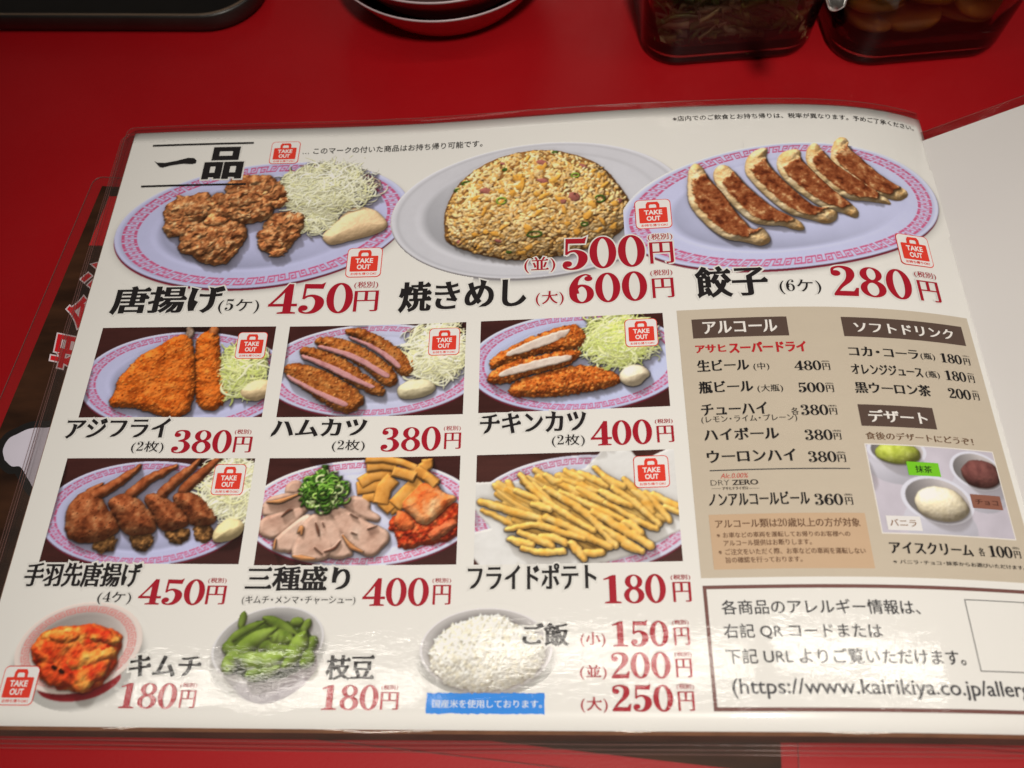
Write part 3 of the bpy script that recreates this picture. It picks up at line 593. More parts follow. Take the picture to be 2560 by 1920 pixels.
    U, V = r.frame(q); r.a = (rad < np.where(U < -.25, 1.003, 1.15)) | ((U < -.25) & (np.hypot(U, V-.035) < .997) & (V > 0)) | (r.h > .5)
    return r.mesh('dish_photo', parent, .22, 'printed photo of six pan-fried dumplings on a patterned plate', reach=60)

def horse_mackerel_photo(parent):
    r, e = rect_photo([(11.54,119.6),(93.15,120),(93,165.7),(11.56,164.9)])
    r.plate([(55.61,147.3),(103.6,147.5),(56.36,172.1)], n=40, shadow=False)
    r.cabbage([(80.54,141.2)][0], 11.2, 14.8, 210, CABG, base=1, top=6, L=11, w=.34, seed=7)
    r.mayo([(81.32,153.5),(81.98,150.3),(87.35,147.1),(93.24,147.1),(95.15,152.2),(93.36,156),(88.37,157.6),(84.16,156.7)], (228, 200, 152), base=3)
    r.poly([(61.96,120),(66.84,120.1),(65.87,125),(62.36,125.7)], [(150, 80, 40), (190, 120, 70)], base=3, top=2, bev=2, smooth=1)
    r.poly([(51.09,120),(54.02,120),(55.91,123.6),(53.46,126.7),(51.79,124.3)], [(120, 90, 70), (190, 170, 150)], base=5, top=1, bev=2, smooth=1)
    C = [(150, 62, 16), (196, 92, 26), (216, 112, 40), (226, 130, 52)]
    a = [(57.38,125),(61.74,122.3),(66,121.6),(68.03,129.8),(70.6,137.8),(72.93,147),(76.18,153.5),(74.35,159.8),(70.06,162.4),(64.41,159.9),(61.82,155.4),(59.12,142.4),(57.86,132.5)]
    r.poly(a, C, base=0, top=6, bev=5, warp=.9, wsc=1.6, lump=.7, lsc=3.2, fine=.28, seed=21, csc=2.6); r.crumbs(a, 260, C, 6)
    a = [(49.32,124.1),(52.53,125),(55.85,129.1),(59.31,144.4),(60.65,154.7),(60.36,162.4),(55.11,165.7),(49.67,164.5),(42.87,162.4),(33.56,159.9),(25.94,160.5),(24.1,157.1),(25.7,151.4),(25.56,146.2),(29.28,141),(31.72,135.7),(39.16,130.9),(45.97,125.6)]
    r.poly(a, C, base=3, top=6, bev=4, warp=.9, wsc=1.6, lump=.8, lsc=4.5, fine=.28, seed=22, csc=3); r.crumbs(a, 900, C, 6)
    return r.mesh('dish_photo', parent, .10, 'printed photo of two breaded horse mackerel fillets with cabbage', e)

def ham_cutlet_photo(parent):
    r, e = rect_photo([(99.48,119.8),(181.4,120.1),(181.4,165.5),(99.48,165.3)])
    r.plate([(140.2,142.7),(190.4,142.7),(139.8,165.9)], n=44, col=(190, 189, 208), shadow=False)
    r.cabbage([(168.1,134.2)][0], 15.1, 16.1, 420, CAB, base=.5, top=6, L=11, w=.3, seed=12)
    r.mayo([(152.1,154.1),(152.6,151),(156.3,148.4),(162.5,147.8),(168,149.8),(168.9,153),(165.9,156.1),(159.3,157.4),(154,157.3)], (214, 200, 160), base=1.5, top=5)
    C = [(112, 54, 22), (152, 82, 34), (174, 104, 48), (196, 132, 70)]; PK = [(176, 116, 114), (198, 142, 138), (190, 130, 126)]
    S = [([(125.9,122.9),(129.3,120.9),(135.4,122.5),(142.3,126.2),(149.1,130.8),(155.4,136),(158.8,140.5),(158.1,145.4),(153.2,146.3),(150.6,143.5),(145.7,137.9),(138.2,131.1),(130.8,126.4),(126.6,124.7)], [(126.8,123.6),(131.7,125.3),(139.1,129.4),(146,134.9),(151.3,140.2),(153,143.8),(151.1,144.5),(146.8,139.6),(140.9,133.9),(134.5,129.1),(128.7,125.8)]),
      ([(112.4,126.7),(119.7,125.8),(127.9,128),(135.3,131.6),(143.2,137.3),(148.5,142.3),(151.4,146.7),(150.1,150.5),(146.7,151.1),(142.6,148.3),(135.2,141.5),(125.7,135.5),(117.4,131.8),(113.2,130.1)], [(113.2,127.9),(119.1,129.5),(126.8,132),(135,136.5),(142.2,142.7),(148.1,146.6),(147.4,149.5),(143.5,147.6),(136.7,141.5),(128.3,136.3),(119.9,132.4),(113.9,130.2)]),
      ([(106.4,131.6),(111.3,131),(120.6,134.1),(128.4,138.1),(135.4,144.2),(141.7,148.6),(146.1,151.9),(145.6,155.3),(141.8,155.4),(137.2,153),(131.1,149.9),(122.7,144.5),(114.2,138.9),(106.7,134.7)], [(106.7,132.1),(113.8,135.5),(122.2,139.6),(130.9,145.7),(138.7,150.7),(142.3,153),(139.7,154),(134.6,151.1),(126.3,146.4),(118.1,140.9),(110.7,136.8),(107,134.9)]),
      ([(99.71,141.5),(102.9,139.2),(110.4,140),(118.7,143.3),(125,147.2),(132.2,151.1),(137.3,156.4),(136.6,159.8),(132.4,162.8),(129.6,163.7),(124.6,161.7),(116.2,156.4),(108.8,151),(101.7,145.6)], [(101,142.6),(104.5,144.3),(111.8,149.6),(120.1,154.5),(127.3,158.2),(131,161),(129.2,162.6),(123.4,159.8),(115,154.4),(107.6,149.5),(102.4,145.9)])]
    for i, (a, b) in enumerate(S):
        r.poly(a, C, base=i*.8, top=6, bev=3.4, warp=.8, wsc=1.4, lump=.5, lsc=3, fine=.28, seed=30+i, csc=2.4); r.crumbs(a, 380, C, 6, seed=i)
        c = np.mean(np.array(b), 0); b = [tuple(c+(np.array(p)-c)*[.97, .80]) for p in b]
        r.poly(b, PK, base=i*.8+6.3, top=.35, bev=1.0, warp=.3, seed=40+i, csc=3, smooth=2, lit=.6, over=True)
    return r.mesh('dish_photo', parent, .10, 'printed photo of sliced pink ham cutlets with cabbage', e)

def chicken_cutlet_photo(parent):
    r, e = rect_photo([(188,120),(269.3,119.9),(269.4,165.2),(188.1,165.1)])
    r.plate([(230.7,142.2),(278.7,142),(230.6,166.3)], n=44, col=(186, 188, 212), shadow=False)
    r.cabbage([(249.5,132.5)][0], 16.5, 13.6, 520, CABG, base=.5, top=8, L=11, w=.32, seed=13)
    C = [(132, 58, 18), (180, 86, 30), (204, 112, 44), (220, 140, 66)]; WH = [(188, 164, 146), (214, 196, 178), (202, 180, 162)]
    S = [([(201.3,154.6),(204.6,150.4),(216,147.4),(227.8,144.5),(237.2,144.6),(244.2,147),(249.3,151.5),(248,154.1),(241.5,156),(229.9,157.5),(218.2,158.6),(208.9,158.2),(202.7,157.3)], None),
     ([(193.4,138.9),(198.2,135.9),(207.4,130.9),(216.1,127.3),(225.8,124.3),(230.7,124.2),(234.7,127.9),(235,132.3),(231.8,135.9),(225.6,136.6),(216,137.3),(206.4,140),(197.8,142.8),(194,144),(192.9,141.6)], [(199.7,137),(206.4,133),(216.1,129),(227.3,125.6),(227.8,128.1),(220.9,132.1),(211.2,135.5),(201.6,138.3)]),
     ([(192.5,146.9),(196.9,143.3),(206.4,139.9),(216,138.2),(225.6,136.5),(231.3,136.8),(232.4,139.1),(228.3,143.4),(220.7,145.7),(214.1,146.6),(207.4,148.4),(200.8,151.3),(194.6,151.4),(192.3,149.8)], [(196.8,147),(200.7,144.6),(211.2,141.2),(220.8,139.5),(228.5,138.9),(227.4,141.7),(218.4,143.9),(208.4,146.1),(197.9,148.6)])]
    for i, (a, b) in enumerate(S):
        r.poly(a, C, base=i*2., top=7, bev=4.5, warp=1.0, wsc=1.4, lump=.5, lsc=3, fine=.28, seed=50+i, csc=2.2); r.crumbs(a, 700, C, 6, seed=i+4, size=.55)
        if b: r.poly(b, WH, base=i*2.+7.2, top=.4, bev=1, warp=.5, lump=.2, seed=60+i, csc=4, lit=.6, over=True)
    r.mayo([(248.7,148.9),(251.7,145.9),(256.3,144.8),(260.4,146.8),(262,150),(259.6,152.5),(257.2,154.7),(253,155.2),(249.4,153)], (234, 216, 182), base=4, top=6)
    return r.mesh('dish_photo', parent, .10, 'printed photo of three breaded chicken cutlet pieces with cabbage', e)

def chicken_wing_photo(parent):
    r, e = rect_photo([(11.42,184.2),(93.03,184.6),(93.09,230.1),(11.8,229)])
    r.plate([(50.67,208.4),(94.66,207.4),(52.49,230.9)], n=42, shadow=False)
    r.cabbage([(84.91,198.1)][0], 13.3, 15.4, 330, CAB, base=0, top=6, L=11, w=.3, seed=14)
    r.mayo([(80.93,218.5),(81.49,214.4),(85.42,210.5),(91.17,211.3),(93.11,213.9),(91.22,218),(86.58,220.5),(82,220.3)], (222, 200, 146), base=2.5, top=6)
    C = [(98, 46, 24), (134, 68, 36), (158, 90, 52), (182, 120, 76)]; BN = [(60, 38, 22), (110, 74, 40), (186, 130, 72)]
    Wg = [([(60.19,202),(64.33,199.3),(69.62,199.8),(75.47,203.5),(80.16,208.2),(80.83,212.1),(77.29,213.7),(71.18,213.7),(66.06,208.3)], [(65.16,198.2),(71.26,191.6),(74.73,187.5),(78.42,184.4)], [(71.13,213.5),(80.29,213.4),(80.99,220.3),(74.44,220.4)]),
     ([(48.16,201.5),(52.99,199.8),(58.64,202),(64.12,206.2),(69.38,210.9),(68.99,214.2),(63.45,215.8),(57.77,215.3),(54.08,209.9)], [(56.13,199.8),(61.67,193.6),(66.08,189.2),(69,185)], [(59.85,215.6),(70.31,214.5),(71.43,219.1),(65.11,221.7)]),
     ([(33.8,204.7),(37.1,201),(42.69,200.3),(46.83,202.6),(51.37,206.8),(55.58,211),(56.95,215.1),(54.64,217.4),(48.66,218),(43.23,216.5),(38.65,211)], [(42.72,200.4),(48.74,194.5),(54.79,190.7),(59.59,187.8)], [(45.56,217.7),(55.09,217.2),(56.52,222.8),(50.22,225.1)]),
     ([(17.89,210),(18.22,205.2),(20.8,201),(24.51,198.9),(29.24,201),(33.02,204.7),(36.36,208.9),(39.92,212.1),(41.15,215.2),(38.67,218.8),(34,220.6),(28.01,221.1),(23.74,220.5),(19.82,217.3)], [(27.66,201),(34.58,196.9),(40.31,192),(44.08,188)], [(30.76,219.8),(40.34,218.3),(42.02,223.3),(35.32,226)])]
    for i, (a, arm, bn) in enumerate(Wg):
        z = i*.6
        r.poly(bn, BN, base=z, top=3, bev=3, warp=1.2, wsc=2, lump=.8, lsc=2, csc=1.6, seed=70+i, contrast=2)
        r.tube(arm, [2.67, 2.46, 1.85, 1.03], C, base=z+2, top=4, seed=71+i, wob=.6, gloss=.35, csc=2)
        r.poly(a, C, base=z+1, top=9, bev=8.5, warp=.6, wsc=3, lump=.35, lsc=3, fine=.12, seed=72+i, csc=2.4, gloss=.75, contrast=1.8)
    r.tube([(25.15,199.4),(27.85,197.5),(29.64,196.1)], [1.75, 0.719], C, base=4, top=2, seed=3)
    rg = np.random.default_rng(2)
    for a, arm, bn in Wg:
        P = np.array(a); lo, hi = P.min(0), P.max(0)
        for _ in range(70):
            x, y = lo+rg.random(2)*(hi-lo)
            if r.sdf(P, np.array([x]), np.array([y]))[0] > .5:
                sl = r.win(x-.4, y-.4, x+.4, y+.4); m = np.hypot(r.X[sl]-x, (r.Y[sl]-y)*1.3) < .14+.2*rg.random(); r.c[sl] = np.where(m[..., None], np.array((58, 26, 14.)), r.c[sl])
    return r.mesh('dish_photo', parent, .10, 'printed photo of four peppered fried chicken wings', e)

def three_kind_photo(parent):
    r, e = rect_photo([(99.21,184.4),(181.2,184.3),(181,230),(99.39,229.9)])
    r.plate([(140.8,208.1),(189.3,207.7),(141.1,230.7)], n=44, col=(208, 206, 224), pattern=(202, 58, 88), shadow=False)
    PK = [(176, 134, 112), (198, 158, 134), (208, 170, 146), (218, 186, 162)]
    S = [[(107.8,196.5),(110.5,194.4),(114.9,194.9),(114.9,200.3),(108.3,200.3)], [(131.9,205.1),(135.7,201.8),(140.6,201.4),(144.5,204.2),(144.1,207.5),(149.1,209.8),(148.1,212.3),(141.5,210.9)],
     [(99.58,209.6),(99.76,203.1),(104.9,200.5),(111.2,200.1),(117.3,201.3),(118.7,205),(112.3,208),(104.4,209.8)], [(99.24,216.4),(99.49,210.5),(105.1,208.7),(112,205.7),(118.8,205.9),(116.2,210.7),(110.6,216),(106.6,219.5),(101.5,218.2)],
     [(105.9,223.6),(106.5,218.7),(110.5,215),(115.3,210.3),(120,208.7),(119.8,214.2),(116,219.5),(114.5,225.1),(108.6,224.4)], [(126,206.9),(132,205.8),(139.1,209.7),(146.2,213.4),(152,215.7),(153.3,219.7),(150.4,223.4),(147.3,226.2),(142.9,225.6),(136.2,220.7),(130.7,213.3)],
     [(121.5,209.6),(126.3,207.6),(130.8,211.9),(134.2,218.7),(139.4,224.5),(136.4,226.9),(129.8,227.3),(126.4,224.4),(123.1,220.9),(121.5,215.1)], [(113.9,225.7),(115.4,218.7),(117.2,213.2),(120.5,208.9),(123.3,209.6),(126.1,216.4),(131.4,221.8),(129.3,227.1),(123.8,228.7),(117.5,227.7)]]
    for i, a in enumerate(S):
        r.poly(a, PK, base=.5+i*.55, top=1.9, bev=1.8, warp=.5, wsc=4, lump=.3, lsc=5, csc=7, seed=80+i, gloss=.12, contrast=1.5, lit=.9, power=.7)
    for a in ([(107.9,209.6),(110.4,207.3),(112.1,206.8)], [(122.3,212.4),(123.6,215.5),(124.3,217.8)], [(125.2,212.4),(126.1,214.2)], [(136.3,208.8),(139.7,210.6)], [(144.1,215.2),(148,213.9)], [(127.3,224.4),(131.1,223.1),(133.4,220)], [(123.1,222.7),(126.5,225.3)], [(137.5,216.5),(139.9,217.4)]):
        r.tube(a, [.15, .45, .12], (110, 66, 48), base=9, top=.05, over=True, lit=.2)
    for a in ([(114.6,226.2),(118.3,226.8),(123.6,227.3)], [(115.6,216.4),(116.7,214.6),(117.1,217.3)], [(106.6,219.5),(106.5,223.1)], [(101.2,203.6),(106.6,203.1),(113.1,200.5)], [(134.1,217.8),(138.1,222.3),(142.8,224.5)]):
        r.tube(a, [.3, 1.0, .4], [(206, 150, 98), (190, 122, 74)], base=9, top=.1, over=True, lit=.5)
    G = [(70, 112, 34), (104, 146, 52), (150, 178, 88), (46, 80, 22), (190, 204, 140)]; rg = np.random.default_rng(5); cx, cy = [(124.4,198.9)][0]
    r.blob(cx, cy, 8.61, 7.7, 0, [(40, 66, 18), (76, 108, 34)], base=6, top=5, lump=.9, seed=4)
    for i in range(120):
        a = rg.random()*6.283; d = math.sqrt(rg.random()); x = cx+math.cos(a)*d*9.74; y = cy+math.sin(a)*d*8.61; z = 7+6*(1-d)+2*rg.random(); t0 = rg.random()*6.28
        R_ = .9+1.6*rg.random(); r.tube([(x+R_*math.cos(t0+t), y+.8*R_*math.sin(t0+t), 0) for t in np.linspace(0, 1.5+4*rg.random(), 7)], .3+.35*rg.random(), np.array(G[rg.integers(5)])*(.85+.3*rg.random()), base=z, top=.5, gloss=.3)
    M = [(186, 118, 48), (212, 146, 66), (226, 166, 90)]
    for a, wd, z in (([(138,198.1),(143,197.2),(149.3,195.9)], 55, 2), ([(140.7,201.9),(146.6,201.9)], 40, 1), ([(139.2,195.8),(144.4,192.5),(152.6,191.2)], 50, 3), ([(152,207.1),(157.2,203.5),(163.2,198)], 60, 2), ([(148.6,204.7),(149.5,198.2),(153.2,193.6)], 62, 4), ([(154.6,205.7),(159.6,199.8),(164.8,194.7)], 62, 4), ([(149.6,199.6),(149.5,204.3),(153.4,207.6)], 42, 3),
        ([(141.3,188.6),(147.7,187.7),(154.2,188.3)], 45, 5), ([(140.5,185.3),(148.4,185.1),(156,186.7),(162.6,189.5)], 30, 7), ([(152.6,190.5),(158.2,192),(162.4,193.5)], 42, 8), ([(164.5,189.9),(167.2,188.1),(167,185.4)], 45, 5), ([(162.2,189.9),(166.5,192.8),(171.7,196.7)], 42, 7), ([(166.5,192.8),(168.9,194.3),(171.3,197.2)], 35, 8)):
        r.tube(a, wd*.27125*.2, M, base=z, top=1.5, power=.35, seed=int(wd*z), csc=3, gloss=.2, sq=True)
    RD = [(120, 26, 10), (168, 48, 20), (196, 74, 34), (214, 112, 60)]
    r.poly([(151.8,213),(154.1,210.8),(157.4,207.1),(163.9,210),(172.7,207.4),(180.6,203.9),(182.2,210.3),(182.1,218.7),(173.4,221.3),(164.7,222.7),(157.7,223.7),(156.4,218.4)], RD, base=.5, top=4, bev=5, warp=1.2, wsc=3, lump=2.0, lsc=3.0, csc=2, seed=91, gloss=.8, contrast=1.8)
    r.poly([(154.1,211.7),(157.4,207.1),(163.1,211.8),(163.4,215.8),(158.1,216.2)], [(190, 80, 36), (224, 124, 66)], base=3, top=3, bev=3, warp=.8, lump=.5, seed=92, gloss=.6)
    r.poly([(157.1,206),(161.1,200.7),(165.8,195.9),(169.8,195.5),(175.1,201),(180.4,202.2),(175,207.9),(170.8,212.6),(166.6,213.8),(162.1,209.5)], [(214, 84, 34), (230, 122, 60), (238, 160, 100), (240, 186, 130)], base=5, top=4, bev=4, warp=.7, wsc=4, lump=.7, lsc=4, csc=5, seed=93, gloss=.5)
    r.poly([(168.8,217.7),(173,213.7),(179.2,212),(181.5,213.8),(175.4,217.8),(171.2,220.4)], [(178, 80, 44), (206, 120, 74)], base=4, top=3, bev=3, warp=.8, lump=.7, seed=94, gloss=.6)
    return r.mesh('dish_photo', parent, .10, 'printed photo of roast pork slices, bamboo shoots and kimchi', e, shadow=.5)

def french_fries_photo(parent):
    r, e = rect_photo([(188.1,184.1),(268.9,184.5),(269.7,230.3),(188,230)], (72, 40, 34))
    r.plate([(231.5,210),(278.1,210.4),(229.1,234.4)], n=44, col=(200, 197, 208), pattern=(186, 72, 104), shadow=False)
    r.poly([(186.7,196.2),(212.2,196.3),(233,191.2),(240.1,183.6),(252,184),(255.4,189),(266.5,184.1),(274.3,183.4),(272.8,216.5),(257.6,223.7),(249.7,227.4),(240.5,229.9),(216.5,233.4),(191.3,231.3),(187.2,227.3),(186.9,217.3),(194.5,215.6),(187.9,208.1)], [(206, 200, 190), (216, 211, 202)], base=.6, top=.5, bev=1, warp=.3, smooth=0, csc=14, lump=.35, lsc=14, lit=.8)
    FR_ = [(222, 156, 58), (236, 178, 84), (242, 194, 104), (246, 212, 138)]
    T = [[(191.2,208.2),(196.7,210.6),(203.1,214.4)], [(196,197.8),(202.1,203.7),(212.2,210)], [(201.3,196.5),(203,199.9),(205.8,201.9)], [(214.1,194),(217.7,196.5),(221.3,199)], [(225.1,192.4),(228.3,194.4),(231.9,195.9)], [(231.1,193.5),(236.4,196.1),(241.8,199.1)], [(237.1,191.1),(241,195.3),(246.2,199.7)], [(248.6,196.4),(251.6,199.8),(254.5,203.2)], [(252,201.3),(256.2,205.1),(258.9,210.7)], [(257.2,202.4),(261.3,207.6),(265.4,214.1)], [(259.8,203.4),(264.5,206.3),(268.9,208.3)], [(264.3,208.4),(266.9,209.6),(269.1,211)],
     [(211.7,197.8),(215.8,201.7),(219.4,206.5)], [(220.5,196.6),(226.4,199.6),(233.1,203.1)], [(223.7,195.7),(230.5,198.3),(237.2,201.3)], [(216.8,193.6),(219.6,196.1),(222.7,197.1)], [(240.6,195.2),(244.1,197.7),(248,199.3)], [(204.4,200),(208.5,202),(213.5,204)], [(230,199.7),(234.4,202.6),(239.3,205.1)], [(239.4,201.4),(245.1,204.8),(250.8,207.3)], [(206.2,193.3),(212.2,200.2),(219,206.4),(235.3,217.4)], [(190.1,204.4),(202.2,208.4),(215.8,212.6)], [(240.6,206.1),(247.9,210.4),(253.9,214.2),(260.2,217.1)], [(244,200.3),(253.4,207.3),(261.2,215.3)], [(216.8,199.3),(225.8,205.2),(234.6,211.9),(244,223.6)], [(222.7,200.9),(232.5,205.9),(241.3,210.2),(247.3,213.4)], [(211.3,205.8),(214.4,206.8),(218.1,208.3)], [(247.8,214.1),(251.2,215.9),(253.9,218.3)], [(246.9,223),(249.8,224.4),(254.1,225.8)], [(240.1,216.8),(246.5,221.2),(253.6,225.8)], [(235.5,209.6),(246.7,216.7),(257.4,223.9)], [(231,226.2),(235,226.1),(238.5,225.9)], [(214.8,219.2),(219.3,219.7),(224.1,222.1)], [(207.2,224),(214.8,225.5),(223.6,225.4)], [(202.3,219.9),(205.9,221.3),(211.2,222.3)], [(216.7,211.5),(225.6,215.8),(233.4,220),(241.6,223.8)], [(201.3,216.2),(212.1,214.4),(221.1,217.1),(231.7,220.2)], [(206.3,217.4),(212.1,220),(219.2,222.9)], [(226.8,222.1),(228.9,224.8),(231.4,228.2)]]
    rg = np.random.default_rng(3); bd = np.array([(197.5,203.6),(205.7,199),(221.4,195.6),(235.1,195.1),(251.2,198.4),(261.4,207.1),(258.6,215.2),(250,222.2),(236.3,224.5),(221,223.3),(205.9,219.5),(202.2,215.3),(205.8,212.2)])
    lo, hi = bd.min(0), bd.max(0)
    for i in range(130):
        x, y = lo+rg.random(2)*(hi-lo)
        if r.sdf(bd, np.array([x]), np.array([y]))[0] < 2: continue
        t = .55+.35*(rg.random()-.5); l = 6+5*rg.random(); r.tube([(x-l*math.cos(t), y-l*math.sin(t), 0), (x, y+.6*rg.random(), 0), (x+l*math.cos(t), y+l*math.sin(t), 0)], 1.45, [np.array(c)*.88 for c in FR_], base=1+rg.random()*2, top=2, power=.4, seed=i, csc=4)
    for i, a in enumerate(T):
        k = .88+.3*((i*37) % 11)/11; r.tube(a, [1.25*k, 1.6*k, 1.35*k], [np.array(c)*(.95+.07*((i*29) % 7)/7) for c in FR_], base=2.2+i*.17, top=1.9, power=.45, seed=i, csc=3, gloss=.15, wob=.45, lit=.8)
    return r.mesh('dish_photo', parent, .10, 'printed photo of a heap of french fries on white paper', e, shadow=.42, amb=.58, key=.48, aof=.12)

def bowl(r, q, col, inside, body=None, bodycol=None, rim=.93, pattern=None, n=30):
    if body is not None:
        P = np.array(body); sl = (slice(None), slice(None))
        U, V = r.frame(q); sh = np.hypot(U-.02, V-.32); r.c *= (1-.22*np.clip(1-(sh-.98)/.16, 0, 1)**2)[..., None]
        for _ in range(2): Q = np.roll(P, -1, 0); P = np.stack([.75*P+.25*Q, .25*P+.75*Q], 1).reshape(-1, 2)
        d = r.sdf(P, r.X, r.Y); c = np.array(bodycol, float)*(1-.35*np.clip(-U*.5+.2*V, -.3, 1))[..., None]; r.c = np.where((d > 0)[..., None], c, r.c)
    U, V = r.frame(q); rad = np.hypot(U, V); th = np.arctan2(V, U)
    r.c = np.where((rad < 1)[..., None], np.array(col, float), r.c)
    i = rad < rim; sh = 1-.30*np.clip(.3-V-.3*U, 0, 1)*np.clip((rim-rad)/.25, 0.2, 1); c = np.array(inside, float)*sh[..., None]
    if pattern is not None:
        rr = (rim-.03-rad)/.13; G = np.array([[ch == '#' for ch in row] for row in ['#######.', '#.......', '#.#####.', '#.#...#.', '#.###.#.', '#.....#.', '#######.']])
        on = (rr > 0) & (rr < 1) & G[np.clip((rr*7).astype(int), 0, 6), ((th/6.283*n % 1)*8).astype(int) % 8]; c = np.where(on[..., None], np.array(pattern)*.8+c*.2, c)
    r.c = np.where(i[..., None], c, r.c); r.h = np.where(rad < 1, .3, r.h); r.lit = np.where(rad < 1, .2, r.lit); return rad

def kimchi_photo(parent):
    r = Relief([(3.069,242.2),(59.5,241.9),(68.8,286.2),(16.35,286.6)])
    rad = bowl(r, [(36.24,261.8),(60.45,258.5),(38.41,278.6)], (218, 200, 186), (212, 196, 184), [(21.67,273),(24.71,278.5),(28.9,280.7),(36.88,281.8),(46.5,280.3),(52.69,276.7),(56.37,272.1),(49.28,267.1),(25.25,267.3)], (132, 30, 34), pattern=(206, 104, 96))
    RD = [(170, 34, 14), (206, 66, 26), (222, 96, 40), (232, 140, 60)]; YL = [(208, 100, 26), (226, 150, 44), (222, 168, 60)]
    r.poly([(18.21,264),(20.42,256.4),(26.65,254.4),(42.39,253.4),(46.6,255.7),(52.11,258),(52.09,263.7),(50.66,270.5),(47.76,275.8),(39.97,277.8),(27.61,276),(21.77,267.9)], RD, base=1, top=6, bev=8, warp=1.2, wsc=4, lump=1.5, lsc=4, csc=3, seed=101, gloss=.45)
    LF = [(188, 44, 18), (206, 72, 30), (214, 104, 40), (222, 146, 62), (226, 172, 84)]
    for i, (a, z) in enumerate([([(20.74,257.6),(26.88,255.2),(42.53,254),(46.6,255.7),(51.45,258.3),(50.62,262.6),(39.5,261.5),(29.79,261.6),(24.01,262.8)], 4.2), ([(18.52,264),(22.25,263.1),(27.06,265),(30.99,268.4),(27.67,269.6),(22.22,267.3)], 4.5), ([(22.53,268.5),(26.76,266.2),(33.37,270.6),(38.23,275.6),(32.44,276.2),(26.79,275.1)], 4.8), ([(32.05,265.6),(39.78,262.7),(49.16,261.4),(51.32,264.3),(48.68,267.1),(39.35,270.6),(34.57,270.6)], 5.2), ([(35.6,272.3),(40.27,269.5),(47.82,266),(50.44,268.3),(47.62,272.8),(43.37,277.2),(39.38,277.8)], 5.8), ([(38.5,257.5),(45.38,255.7),(51.51,258.5),(50.83,260.9),(44.2,260.9)], 6.0), ([(24.89,257),(31.95,255.8),(36.21,258.1),(31.62,261.6),(25.83,260.5)], 6.2)]):
        r.poly(a, LF if i not in (1, 2) else LF[:3], base=z, top=2.6, bev=3.2, warp=1.3, wsc=3.5, lump=1.1, lsc=3.5, csc=4, seed=140+i*3, gloss=.5, contrast=1.7, smooth=2)
    for x, y in [(28.8,269.3),(31.88,270.7)]: r.blob(x, y, 1.2, .6, .4, (40, 16, 8), base=9, top=.1, over=True, lump=.8)
    r.a = (rad < 1.1) | (np.hypot(*[(a) for a in r.frame([(36.96,270.6),(58.37,270.4),(39.41,284.8)])]) < 1.0)
    return r.mesh('dish_photo', parent, .10, 'printed photo of a small bowl of red kimchi', shadow=.45)

def edamame_photo(parent):
    r = Relief([(82.08,243.5),(132.2,243.3),(136.9,286.6),(89.84,287)])
    rad = bowl(r, [(109.5,260.3),(131,257.7),(109.5,274.5)], (206, 200, 194), (176, 170, 162), [(90.12,266.8),(94.34,272.3),(98.52,276.1),(102.4,280),(110,282),(116.9,280.6),(125,275.4),(129.1,269.9),(130.3,264.3),(108.3,262.1)], (164, 154, 152), rim=.955)
    G = [(72, 92, 28), (96, 114, 38), (112, 130, 50), (128, 146, 68)]
    r.poly([(92.64,262.2),(98.77,255.2),(106.7,251.1),(119.1,252.2),(127,257.4),(127.3,264.3),(121.4,269.9),(112.9,273.3),(103.9,272.8),(96.35,270.1)], [(44, 56, 16), (76, 92, 28)], base=0, top=3, bev=5, warp=1, seed=5)
    for i, (a, wd) in enumerate([([(98.27,248.2),(98.13,251.2),(97.77,254.7)], 22), ([(93.44,259.8),(98.86,255.8),(106.8,251.7)], 26), ([(117.9,252.2),(119.7,251.9),(121.8,251.9)], 26), ([(124.5,251.2),(123.5,253.4),(122,255.7)], 24), ([(106.6,250.4),(112.4,252.8),(120.3,256.6)], 30), ([(127.4,258),(126.2,260.3),(125.6,263.1)], 32), ([(93,260.8),(95.05,262.2),(97.13,263.9)], 34), ([(104.1,258.4),(110.6,261.5),(118.5,262)], 42), ([(109.8,257.5),(113.7,257.8),(118.7,258.6)], 44), ([(98,265.6),(102,260.4),(111.5,254.6)], 48), ([(105.4,262.7),(106.4,265.5),(108.4,266.6)], 20), ([(95.45,270.1),(96.09,266.7),(98.33,263.9)], 46), ([(123.6,263.7),(125.6,265.4),(123.5,267.7)], 40), ([(103.2,271.7),(108.3,270),(114.7,268.8)], 48), ([(97.96,265.3),(107.8,266.9),(117,264.3)], 52), ([(123,256.3),(120.4,262.6),(116.7,268.5)], 50), ([(114.6,263.8),(114.3,266.6),(113.6,270)], 24)]):
        k = wd*.38879/5.6; r.tube(a, [k*.35, k, k*1.02, k*.95, k*.3], [np.array(c)*(.9+.015*i) for c in G], base=1+i*.28, top=k*1.0, seed=i, csc=4, gloss=.3, bump=.22 if wd > 40 else 0, lit=.85)
    r.a = (rad < 1.1) | (np.hypot(*r.frame([(110.6,270),(132,268.7),(111.7,285.5)])) < 1.0)
    return r.mesh('dish_photo', parent, .10, 'printed photo of green edamame pods in a white bowl', shadow=.5, micro=.3)

